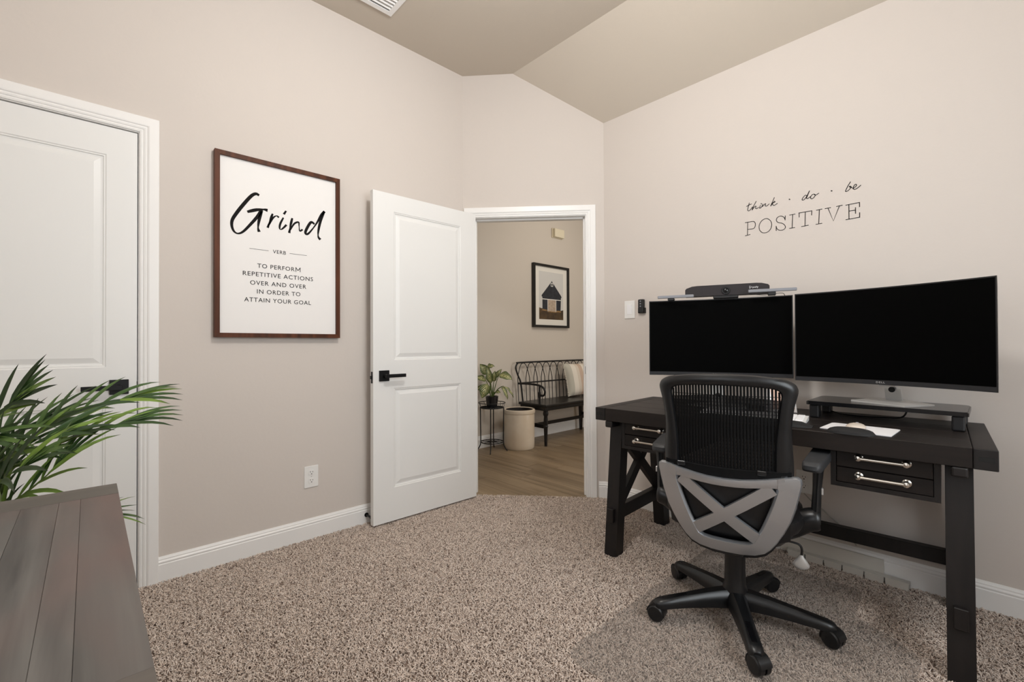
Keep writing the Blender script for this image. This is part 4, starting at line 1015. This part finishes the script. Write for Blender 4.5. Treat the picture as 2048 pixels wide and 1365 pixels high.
# armrests
for s in (-1, 1):
    dz = .002 if s < 0 else 0; dx = .006 if s < 0 else 0
    m = MB(); X = lambda x: s*(x+dx)+(XO if s < 0 else 0)
    pp = rpoly([(.225, -.120, .02), (.282, -.135, .025), (.347, .20, .045), (.318, .232, .03), (.275, .215, .03)] if s > 0 else [(.225, -.110, .02), (.288, -.105, .025), (.306, .17, .045), (.285, .20, .03), (.245, .20, .03)], 4)
    cxm = sum(p[0] for p in pp)/len(pp); cym = sum(p[1] for p in pp)/len(pp)
    R = lambda f, z: [(X(cxm+(x-cxm)*f), cym+(y-cym)*f, z+dz) for x, y in pp]
    m.loft([R(.86, .652), R(.96, .655), R(1, .663), R(1, .677), R(.96, .685), R(.88, .688)]); pad = cpart('armrest_pad', m, PADG)
    m = MB(); rings = []
    for (x, y, z, w, d) in ((.270, -.005, .440, .017, .030), (.273, .0, .50, .0155, .027), (.277, .01, .57, .0145, .025), (.281, .02, .628, .017, .03), (.283, .02, .655, .02, .034)):
        rings.append([(X(x+w*math.cos(q)), y+d*math.sin(q), z+dz) for q in [2*PI*k/12 for k in range(12)]])
    m.loft(rings); cpart('armrest_post', m, CHAIRB)
    m = MB(); m.rbox((.288, -.004, .548), (.2955, .014, .572), .002, 1, lambda v: (X(v[0]), v[1], v[2])); cpart('height_button', m, SILVER)
    m = MB(); m.tube([(X(x), y, z+dz*.5) for x, y, z in bez([(.09, .03, .352), (.145, .02, .374), (.195, .006, .408), (.232, -.001, .440), (.260, -.004, .454), (.284, -.004, .456)], 4)], [.036, .035, .035, .035, .036, .036, .037, .038, .039, .040, .041, .042, .042, .042, .042, .042, .042, .042, .042, .040, .036], 14); cpart('arm_bracket', m, CHAIRB)
# tilt lever
m = MB(); m.tube(bez([(.06, .05, .345), (.161, .05, .337), (.205, .05, .334), (.222, .05, .328), (.228, .05, .312), (.227, .05, .292)], 5), .0042, 8)
lv = cpart('tilt_lever', m, BEZEL)
m = MB(); rings = []
for (z, w, d) in ((.292, .006, .006), (.282, .012, .008), (.268, .022, .010), (.256, .028, .010), (.248, .027, .010), (.240, .018, .008), (.237, .008, .005)):
    rings.append([(.225+w*math.cos(q), .05+d*math.sin(q), z) for q in [2*PI*k/14 for k in range(14)]])
m.loft(rings); cpart('paddle', m, SILVER, lv, 'silver paddle')

# ================================================================ DRESSER in the left foreground
dr = thing('dresser', 'grey stained plank-top dresser in the left foreground beside the palm', 'dresser', (-.93, -.2, 0))
GREYW = wood('grey_stained_wood', (58, 54, 51), (102, 98, 93), (96, 78, 72), rough=.46, axis=0, scale=1.0, rnd=.15, bump=.1, spec=.35)
GREYE = wood('grey_stained_end', (74, 68, 62), (92, 85, 78), rough=.48, axis=1, scale=.6, rnd=.08, bump=.08)
XA, XB_, YA, YB_, ZT = -1.345, -.470, -.455, .047, .800
for (xa, xb) in ((XA, XA+.090), (-.552, XB_)):
    m = MB(); m.rbox((xa, YA, ZT-.032), (xb, YB_, ZT), .0008, 1); obj('end_board', m, GREYE, dr)
ysm = [YA, -.385, -.315, -.245, -.172, -.092, -.041, -.0105, .047]
for k in range(len(ysm)-1):
    m = MB(); m.rbox((XA+.0905, ysm[k]+.0001, ZT-.032), (-.5525, ysm[k+1]-.0001, ZT-.0004-.0003*(k%2)), .0005, 1); obj('top_plank', m, GREYW, dr)
m = MB(); m.box((XA+.025, YA+.02, .06), (XB_-.025, YB_-.022, ZT-.032)); m.box((XA+.045, YA+.03, 0), (XB_-.045, YB_-.05, .06)); obj('body', m, GREYE, dr)
for i in range(2):
    for j in range(3):
        x0 = XA+.05+i*.39; z0 = .10+j*.215
        m = MB(); m.rbox((x0, YB_-.022, z0), (x0+.375, YB_-.010, z0+.2), .003, 1); q = obj('drawer', m, GREYW, dr)
        m = MB(); m.cyl((x0+.187, YB_-.010, z0+.1), (x0+.187, YB_+.0, z0+.1), .012, seg=12); obj('knob', m, BLACK, q)

# ================================================================ PALM behind the dresser
LEAFN = [0]
def frond_leaf(p, d, side, nrm, L_, w, droop, parent, matl, name='leaflet', st=6, attrs=True):
    """narrow folded blade from p along d, drooping; nrm is the upper side"""
    p = Vector(p); d = Vector(d).normalized(); vs = []; al = []; ac = []
    cur = p.copy(); dirv = d.copy()
    for i in range(st+1):
        u = i/st
        q = dirv.cross(nrm)
        q = q.normalized() if q.length > 1e-6 else Vector((1,0,0)); up_ = q.cross(dirv).normalized()
        ww = w*max(.03, (min(1, .35+u*3.2))*(1-u**3.2)**.9)
        vs += [cur+q*ww+up_*ww*.55, cur, cur-q*ww+up_*ww*.55]; al += [u]*3; ac += [1, 0, 1]
        cur = cur+dirv*(L_/st); dirv = (dirv+Vector((0,0,-1))*droop/st*(.4+1.6*u)).normalized()
    fs = []
    for i in range(st):
        for k in (0, 1): fs.append((3*i+k, 3*i+3+k, 3*i+4+k, 3*i+1+k))
    m = MB(); m.add(vs, fs, True)
    return obj(name, m, matl, parent, attrs={'along': al, 'across': ac}, fix=False)
pm = thing('potted_palm', 'green areca palm spreading from behind the dresser in front of the closet door', 'palm', (-1.93, -.21, 0))
m = MB(); m.lathe([(.0001, 0), (.105, 0), (.125, .22), (.13, .235), (.118, .235), (.112, .20), (.0001, .20)], (-1.93, -.21, 0), 28); obj('pot', m, POTB, pm)
m = MB(); m.lathe([(.0001, .198), (.111, .198), (.111, .206), (.0001, .21)], (-1.93, -.21, 0), 20); obj('soil', m, SOIL, pm)
def frond(pts, nrm, n, L0, L1, ang, droop, start=.3, w=.0085, lead=3, updown=(1, 1), jit=.12):
    P = bez([(-1.93+random.uniform(-.02,.02), -.21+random.uniform(-.02,.02), .205)]+[(-1.925, -.21, .42)]+list(pts), 8)
    m = MB(); k = len(P); m.tube(P, [.0062*(1-.78*i/(k-1)) for i in range(k)], 6)
    fr = obj('frond', m, STEMG, pm)
    Ls = [0]
    for i in range(1, k): Ls.append(Ls[-1]+(P[i]-P[i-1]).length)
    nrm = Vector(nrm).normalized()
    for j in range(n):
        f = start+(1-start)*(j+.5)/n
        for s in (-1, 1):
            if updown[0 if s > 0 else 1] == 0: continue
            ff = min(.995, f+(.5*(1-start)/n if s > 0 else 0)); S = Ls[-1]*ff
            i = max(q for q in range(k-1) if Ls[q] <= S+1e-9)
            p = P[i].lerp(P[i+1], (S-Ls[i])/max(1e-9, Ls[i+1]-Ls[i])); t = (P[i+1]-P[i]).normalized()
            sd = nrm.cross(t).normalized()*s
            uu = (ff-start)/(1-start)
            aa = math.radians(ang*(1-.45*uu)+random.uniform(-6, 6))
            d = t*math.cos(aa)+sd*math.sin(aa)+nrm*(.16+random.uniform(-jit, jit))
            frond_leaf(p, d, sd, nrm, (L0+(L1-L0)*uu)*random.uniform(.88, 1.1)*(1 if .12 < uu else .75), w*random.uniform(.85, 1.1), droop*random.uniform(.7, 1.25), fr, PALM)
    t = (P[-1]-P[-2]).normalized()
    for s in range(-1, lead-1):
        frond_leaf(P[-1], t+nrm.cross(t)*.16*s+nrm*.06, None, nrm, L1*.95, w*.9, droop*.8, fr, PALM)
NF = (.55, -.35, .62)
frond([(-1.912,-.175,.732),(-1.934,-.156,.802),(-1.951,-.087,.866),(-1.963,-.027,.901),(-1.972,.022,.917),(-1.966,.075,.926)], NF, 12, .115, .180, 33, .55, .40, .0082, 4)
frond([(-1.802,-.161,.746),(-1.760,-.117,.799),(-1.751,-.078,.831),(-1.727,-.023,.857),(-1.717,.031,.874),(-1.712,.064,.882)], (.5,-.3,.8), 11, .12, .160, 32, .75, .40, .0080, 4)
frond([(-1.898,-.233,.693),(-1.872,-.222,.82),(-1.855,-.200,.895),(-1.838,-.176,.930),(-1.818,-.152,.952)], (.72,-.62,.3), 5, .15, .150, 44, .35, .74, .0085, 5)
frond([(-1.941,-.220,.679),(-1.941,-.206,.774),(-1.961,-.185,.830),(-1.971,-.152,.852),(-1.979,-.117,.866)], (.5,-.4,.7), 10, .16, .175, 32, .4, .45, .0085, 4)
frond([(-1.801,-.186,.588),(-1.738,-.151,.690),(-1.707,-.118,.728),(-1.691,-.086,.762),(-1.697,-.064,.785)], (.6,-.4,.6), 13, .14, .165, 40, .6, .36, .0065, 4)
frond([(-1.849,-.209,.646),(-1.784,-.185,.774),(-1.757,-.157,.818),(-1.736,-.120,.842),(-1.728,-.084,.858)], (.62,-.45,.6), 11, .16, .16, 34, .5, .40, .0088, 4)
frond([(-1.871,-.203,.571),(-1.736,-.185,.700),(-1.684,-.170,.750),(-1.639,-.145,.790),(-1.614,-.118,.812)], (.6,-.5,.6), 11, .15, .15, 40, .6, .36, .0085)
frond([(-1.974,-.195,.506),(-2.048,-.098,.529),(-2.088,.005,.538),(-2.105,.04,.525)], (.3,-.3,.9), 9, .13, .14, 30, .35, .45, .0068)
frond([(-1.95,-.26,.68),(-1.92,-.29,.80),(-1.87,-.27,.86),(-1.82,-.23,.875),(-1.79,-.20,.872)], (.4,-.5,.75), 9, .16, .17, 40, .5, .4, .0078)
frond([(-1.98,-.30,.70),(-1.98,-.38,.86),(-1.95,-.46,.93),(-1.90,-.53,.92)], (.5,.3,.8), 9, .14, .15, 40, .5, .4, .0075)
frond([(-2.04,-.24,.74),(-2.12,-.27,.90),(-2.20,-.28,.95),(-2.30,-.28,.92)], (0,.3,.9), 9, .14, .15, 40, .5, .4, .0075)

# ================================================================ HALL
# plant stand
sc_ = Vector((-3.575, 3.07, 0)); R1 = .135
ps = thing('plant_stand', 'black wrought iron plant stand with two round tiers against the hall wall', 'plant stand', tuple(sc_))
circ = lambda r, z, n=28: [(sc_.x+r*math.cos(2*PI*k/n), sc_.y+r*math.sin(2*PI*k/n), z) for k in range(n)]
m = MB()
m.tube(circ(R1+.004, .502), .0042, 6, True); m.tube(circ(R1-.012, .452), .005, 6, True)
for k in range(9):
    q = 2*PI*k/9+.2; m.tube([(sc_.x+(R1-.012)*math.cos(q), sc_.y+(R1-.012)*math.sin(q), .452), (sc_.x+(R1+.004)*math.cos(q+.12), sc_.y+(R1+.004)*math.sin(q+.12), .502)], .0022, 5)
for k in range(7):
    x = -.11+.22*k/6; h = math.sqrt(max(0, (R1-.012)**2-x*x)); m.tube([(sc_.x+x, sc_.y-h, .453), (sc_.x+x, sc_.y+h, .453)], .0028, 5)
m.lathe([(.0001, .446), (R1-.02, .446), (R1-.02, .450), (.0001, .450)], tuple(sc_), 24)
obj('top_tier', m, IRON, ps)
m = MB(); m.tube(circ(R1-.018, .095), .0048, 6, True)
for k in range(6):
    q = PI*k/6; m.tube([(sc_.x+(R1-.018)*math.cos(q), sc_.y+(R1-.018)*math.sin(q), .095), (sc_.x-(R1-.018)*math.cos(q), sc_.y-(R1-.018)*math.sin(q), .095)], .0025, 5)
m.tube(circ(.05, .096, 18), .0025, 5, True); obj('lower_tier', m, IRON, ps)
for q in (-.82, .75, 2.3, 3.85):
    c_, s_ = math.cos(q), math.sin(q); pt_ = lambda r, z: (sc_.x+r*c_, sc_.y+r*s_, z)
    m = MB(); m.tube(bez([pt_(R1-.012, .450), pt_(R1-.014, .30), pt_(R1-.016, .10), pt_(R1-.004, .045), pt_(R1+.020, .008), pt_(R1+.028, .002)], 4), .0055, 8); obj('leg', m, IRON, ps)
# variegated plant
vp = thing('potted_plant', 'variegated green and cream leafy plant in a black pot on the plant stand', 'houseplant', (sc_.x, sc_.y, .4525))
m = MB(); m.lathe([(.0001, .4572), (.052, .4572), (.060, .50), (.066, .560), (.069, .570), (.061, .570), (.058, .545), (.0001, .545)], tuple(sc_), 24); obj('pot', m, POTB, vp)
m = MB(); m.lathe([(.0001, .543), (.058, .543), (.0001, .551)], tuple(sc_), 18); obj('soil', m, SOIL, vp)
VR = Vector((.6847, .7288, 0)); VF = Vector((-.7288, .6847, 0))   # across the doorway view and into the hall
def broad(base, mid, tip, w, face, curl=.25):
    """stem to base of blade, blade from mid to tip; offsets are (across, depth, height)"""
    W3 = lambda q: Vector((sc_.x, sc_.y, 0))+VR*q[0]+VF*q[1]+Vector((0, 0, q[2]))
    b0, p0, p1 = W3(base), W3(mid), W3(tip)
    m = MB(); m.tube(bez([b0, b0.lerp(p0, .5)+Vector((0, 0, .02)), p0], 4), [.0045]*4+[.0038]*4+[.003], 6); st = obj('stem', m, STEMG, vp)
    n = 8; vs = []; al = []; ac = []; d = (p1-p0); Ld = d.length; d.normalize()
    fv = Vector(face).normalized(); q = d.cross(fv).normalized(); nn = q.cross(d).normalized()
    for i in range(n+1):
        u = i/n; c = p0+d*Ld*u+nn*(math.sin(u*PI)*.12*Ld)
        ww = w*max(.02, math.sin(PI*min(1, u**.72))**.8)
        for k in range(-2, 3):
            f = k/2; vs.append(c+q*ww*f+nn*(abs(f)*ww*curl+(.006*math.sin(u*13+f*3)))); al.append(u); ac.append(f)
    fs = [(5*i+k, 5*i+k+1, 5*i+6+k, 5*i+5+k) for i in range(n) for k in range(4)]
    m = MB(); m.add(vs, fs, True); obj('leaf', m, VARI, vp, attrs={'along': al, 'across': ac}, fix=False)
FC = (.73, -.68, .25); FU = (.5, -.5, .7)
z0 = .565
for base, mid, tip, w, face in (
    ((-.01, 0, z0), (-.045, -.03, .700), (-.100, -.07, .555), .058, FC),
    ((.0, .0, z0), (-.01, .0, .700), (-.045, -.02, .885), .036, FC),
    ((.01, 0, z0), (.02, .0, .720), (.035, -.01, .835), .032, (.6, -.8, .1)),
    ((.01, 0, z0), (.075, .0, .790), (.215, -.02, .740), .052, FU),
    ((.0, .01, z0), (-.04, .02, .800), (-.125, .0, .905), .050, FC),
    ((.0, .01, z0), (-.055, .03, .865), (.030, .02, .880), .034, FU),
    ((.01, 0, z0), (.105, -.01, .672), (.165, -.03, .535), .022, (.9, -.3, .2)),
    ((.01, 0, z0), (.115, .02, .672), (.225, .0, .555), .020, (.7, .1, .7)),
    ((.01, -.01, z0), (.045, -.03, .612), (.092, -.05, .610), .022, FU),
    ((-.01, 0, z0), (-.06, -.02, .735), (-.175, -.03, .765), .040, FU),
    ((-.01, 0, z0), (-.06, -.01, .650), (-.18, -.02, .640), .036, FU),
    ((.0, .01, z0), (.03, .03, .760), (.105, .02, .850), .026, FC),
    ((.0, .02, z0), (-.02, .09, .720), (-.03, .13, .80), .05, FU)):
    broad(base, mid, tip, w, face)
# stoneware crock
cr = thing('stoneware_crock', 'large cream stoneware crock on the hall floor beside the plant stand', 'crock', (-3.49, 3.39, 0))
cc_ = (-3.49, 3.385, 0); R2 = .163
m = MB(); m.lathe([(.0001, 0), (R2-.008, 0), (R2-.002, .012), (R2, .05), (R2+.001, .355), (R2-.002, .368), (R2+.006, .374), (R2+.009, .392), (R2+.006, .410), (R2-.004, .416), (R2-.018, .410)], cc_, 48); obj('body', m, STONE, cr)
m = MB(); m.lathe([(R2-.018, .410), (R2-.020, .36), (R2-.022, .05), (.0001, .04)], cc_, 40); obj('inside', m, STONEIN, cr)
# bench
bx = -3.70; BY0, BY1 = 3.545, 4.815
bn = thing('spindle_bench', 'black spindle-back metal and wood bench along the hall wall', 'bench', (-3.48, 4.18, 0))
m = MB(); m.rbox((-3.705, BY0+.03, .425), (-3.275, BY1-.03, .455), .010, 2); obj('seat', m, BENCHW, bn)
m = MB(); m.rbox((-3.69, BY0+.05, .385), (-3.30, BY1-.05, .425), .003, 1); obj('apron', m, BENCHW, bn)
lp = [(.0001, 0), (.015, 0), (.019, .10), (.022, .20), (.027, .215), (.022, .228), (.025, .24), (.022, .30), (.020, .325), (.028, .34), (.030, .36), (.026, .375), (.028, .385), (.028, .425), (.0001, .425)]
for x, y in ((-3.325, 3.625), (-3.325, 4.735)):
    m = MB(); m.lathe(lp, (x, y, 0), 16); obj('leg', m, BENCHW, bn)
for y in (3.665, 4.67):
    m = MB(); x = -3.665; m.hexa([(x-.014,y-.014,0),(x+.014,y-.014,0),(x+.014,y+.014,0),(x-.014,y+.014,0),(x-.024,y-.024,.425),(x+.024,y-.024,.425),(x+.024,y+.024,.425),(x-.024,y+.024,.425)]); obj('leg', m, BENCHW, bn)
for y in (3.645, 4.70):
    m = MB(); m.rbox((-3.66, y-.012, .185), (-3.33, y+.012, .228), .003, 1); obj('stretcher', m, BENCHW, bn)
m = MB(); m.rbox((-3.515, 3.645, .19), (-3.485, 4.70, .225), .003, 1); obj('stretcher', m, BENCHW, bn)
lean = lambda z: bx+.018-.050*(z-.45)
def bk(y, z): return (lean(z), y, z)
m = MB()
hoop = [bk(BY0+.085, .455), bk(BY0+.062, .665), bk(BY0+.020, .76), bk(BY0-.004, .825), bk(BY0-.002, .862), bk(BY0+.022, .890), bk(BY0+.065, .900), bk((BY0+BY1)/2, .902), bk(BY1-.065, .900), bk(BY1-.022, .890), bk(BY1+.002, .862), bk(BY1+.004, .825), bk(BY1-.020, .76), bk(BY1-.062, .665), bk(BY1-.085, .455)]
m.tube(bez(hoop, 5), .0095, 8); obj('back_hoop', m, IRON, bn)
s_ = .1305; y = 3.645
for k in range(9):
    yc = 3.658+s_*k; hw = .75*s_*.98
    arch = []
    for q in range(13):
        t = -1+2*q/12; arch.append(bk(yc+hw*math.copysign(abs(t)**.85, t), .893-.175*abs(t)**2.1))
    pts = [bk(yc-hw*.97, .455), bk(yc-hw, .60)]+arch+[bk(yc+hw, .60), bk(yc+hw*.97, .455)]
    m = MB(); m.tube(pts, .0046, 6); obj('spindle_hoop', m, IRON, bn)
m = MB(); m.tube([(lean(.665)+.004, BY0+.02, .665), (lean(.665)+.004, BY1-.02, .665)], .0085, 8); obj('mid_rail', m, IRON, bn)
for s, ye in ((1, BY0+.055), (-1, BY1-.055)):
    m = MB(); pts = bez([(lean(.665), ye-s*.03, .664), (-3.60, ye-s*.0, .664), (-3.48, ye+s*.008, .662), (-3.40, ye+s*.010, .655), (-3.345, ye+s*.012, .632), (-3.322, ye+s*.012, .592), (-3.335, ye+s*.012, .556), (-3.370, ye+s*.012, .545), (-3.392, ye+s*.012, .556)], 5)
    m.tube(pts, .0115, 8); obj('arm', m, IRON, bn)
    m = MB(); m.tube([(-3.40, ye+s*.010, .455), (-3.40, ye+s*.010, .50), (-3.40, ye+s*.010, .535), (-3.40, ye+s*.010, .56), (-3.40, ye+s*.010, .575), (-3.40, ye+s*.010, .59), (-3.40, ye+s*.010, .655)], [.012, .011, .015, .017, .017, .012, .012], 10); obj('arm_post', m, IRON, bn)
# striped pillow leaning on the bench back
pl = thing('striped_pillow', 'striped beige fringed pillow leaning at the right end of the bench', 'pillow', (-3.56, 4.44, .455))
pc = Vector((-3.575, 4.505, .668)); pz = Vector((-.22, 0, 1)).normalized(); py = Vector((.12, 1, 0)).normalized(); px = py.cross(pz).normalized()
S_ = .205
stripe = [(-1.0, -.62, 'sage'), (-.62, -.28, 'cream'), (-.28, -.06, 'oat'), (-.06, .24, 'tan'), (.24, .42, 'cream'), (.42, .62, 'oat'), (.62, 1.0, 'sage')]
def pp(u, v, sgn):
    k = (1-abs(u)**3.0)*(1-abs(v)**3.0); h = .062*max(0, k)**.55
    f = 1-.05*(1-abs(v)**2)*abs(u)**2; g = 1-.05*(1-abs(u)**2)*abs(v)**2
    return pc+py*(u*S_*f)+pz*(v*S_*g)+px*(sgn*h)
for (ua, ub, k) in stripe:
    m = MB(); nu, nv = 5, 16
    for sg in (1, -1):
        vs = [pp(ua+(ub-ua)*i/nu, -1+2*j/nv, sg) for i in range(nu+1) for j in range(nv+1)]
        m.add(vs, [((nv+1)*i+j, (nv+1)*i+j+1, (nv+1)*(i+1)+j+1, (nv+1)*(i+1)+j) for i in range(nu) for j in range(nv)], True)
    obj('stripe', m, PILLOWM[k], pl)
m = MB()
for side in (-1, 1):
    for j in range(46):
        v = -1+2*j/45; p = pp(side, v, 1); q = p+py*side*(.014+random.uniform(0, .012))+pz*random.uniform(-.008, .008)+px*random.uniform(-.006, .006)
        m.tube([p, q], [.0035, .0015], 4)
o = obj('fringe', m, PILLOWM['cream'], pl); o['kind'] = 'stuff'
# barn print on the hall wall
ap = thing('barn_print', 'black framed print of a dark gabled barn on the hall wall', 'framed print', (-3.76, 4.19, 1.315))
y0, y1, z0, z1 = 3.862, 4.518, 1.316, 2.088; XW = -3.757; f = .028
for poly in ([(y0,z0),(y0,z1),(y0+f,z1-f),(y0+f,z0+f)], [(y1,z0),(y1,z1),(y1-f,z1-f),(y1-f,z0+f)], [(y0,z0),(y1,z0),(y1-f,z0+f),(y0+f,z0+f)], [(y0,z1),(y1,z1),(y1-f,z1-f),(y0+f,z1-f)]):
    m = MB(); m.prism(poly, 0, .036, lambda v: (XW+v[2], v[0], v[1])); obj('frame_rail', m, BENCHW, ap)
m = MB(); m.box((XW+.004, y0+f-.002, z0+f-.002), (XW+.014, y1-f+.002, z1-f+.002)); obj('mat_board', m, MATW, ap)
ay0, ay1, az0, az1 = y0+.11, y1-.098, z0+.10, z1-.085
A2 = lambda u, v: (ay0+(ay1-ay0)*u, az0+(az1-az0)*v)
pic = []
def flat(name, poly, mt, lay, label=None):
    m = MB(); m.prism([A2(*p) for p in poly], .014+.0004*lay, .0144+.0004*lay, lambda v: (XW+v[2], v[0], v[1])); o = obj(name, m, mt, ap)
    if label: o['label'] = label
flat('sky', [(0,0),(1,0),(1,1),(0,1)], ART_SKY, 0)
flat('ground', [(0,0),(1,0),(1,.215),(.9,.20),(.12,.225),(0,.24)], ART_GRD, 1)
flat('barn_wall', [(.13,.20),(.88,.20),(.90,.475),(.93,.48),(.91,.515),(.53,.80),(.52,.825),(.50,.80),(.10,.50),(.10,.47),(.13,.465)], ART_BLK, 2, 'black gabled barn')
flat('trim_line', [(.13,.415),(.89,.415),(.89,.43),(.13,.43)], ART_WHT, 3)
flat('barn_door', [(.34,.165),(.68,.165),(.68,.415),(.34,.415)], ART_DOOR, 3)
for u in (.335, .675): flat('door_trim', [(u,.165),(u+.018,.165),(u+.018,.415),(u,.415)], ART_WHT, 4)
flat('loft_window', [(.475,.70),(.565,.70),(.565,.775),(.475,.775)], ART_WHT, 3); flat('loft_pane', [(.495,.712),(.545,.712),(.545,.762),(.495,.762)], ART_BLK, 4)
flat('hay', [(.10,.18),(.32,.175),(.33,.20),(.14,.215)], ART_HAY, 3); flat('hay', [(.33,.155),(.70,.15),(.69,.17),(.34,.175)], ART_HAY, 4); flat('hay', [(.70,.165),(.90,.16),(.88,.195),(.72,.195)], ART_HAY, 3)
# door chime and a small sensor high on the hall wall
chm = thing('door_chime', 'cream rectangular door chime box high on the hall wall', 'door chime', (-3.76, 4.32, 2.44))
m = MB(); m.rbox((-3.757, 4.218, 2.447), (-3.745, 4.418, 2.563), .002, 1); obj('back_plate', m, CREAM, chm)
m = MB(); m.rbox((-3.745, 4.228, 2.452), (-3.705, 4.408, 2.558), .006, 2); obj('cover', m, CREAM, chm)
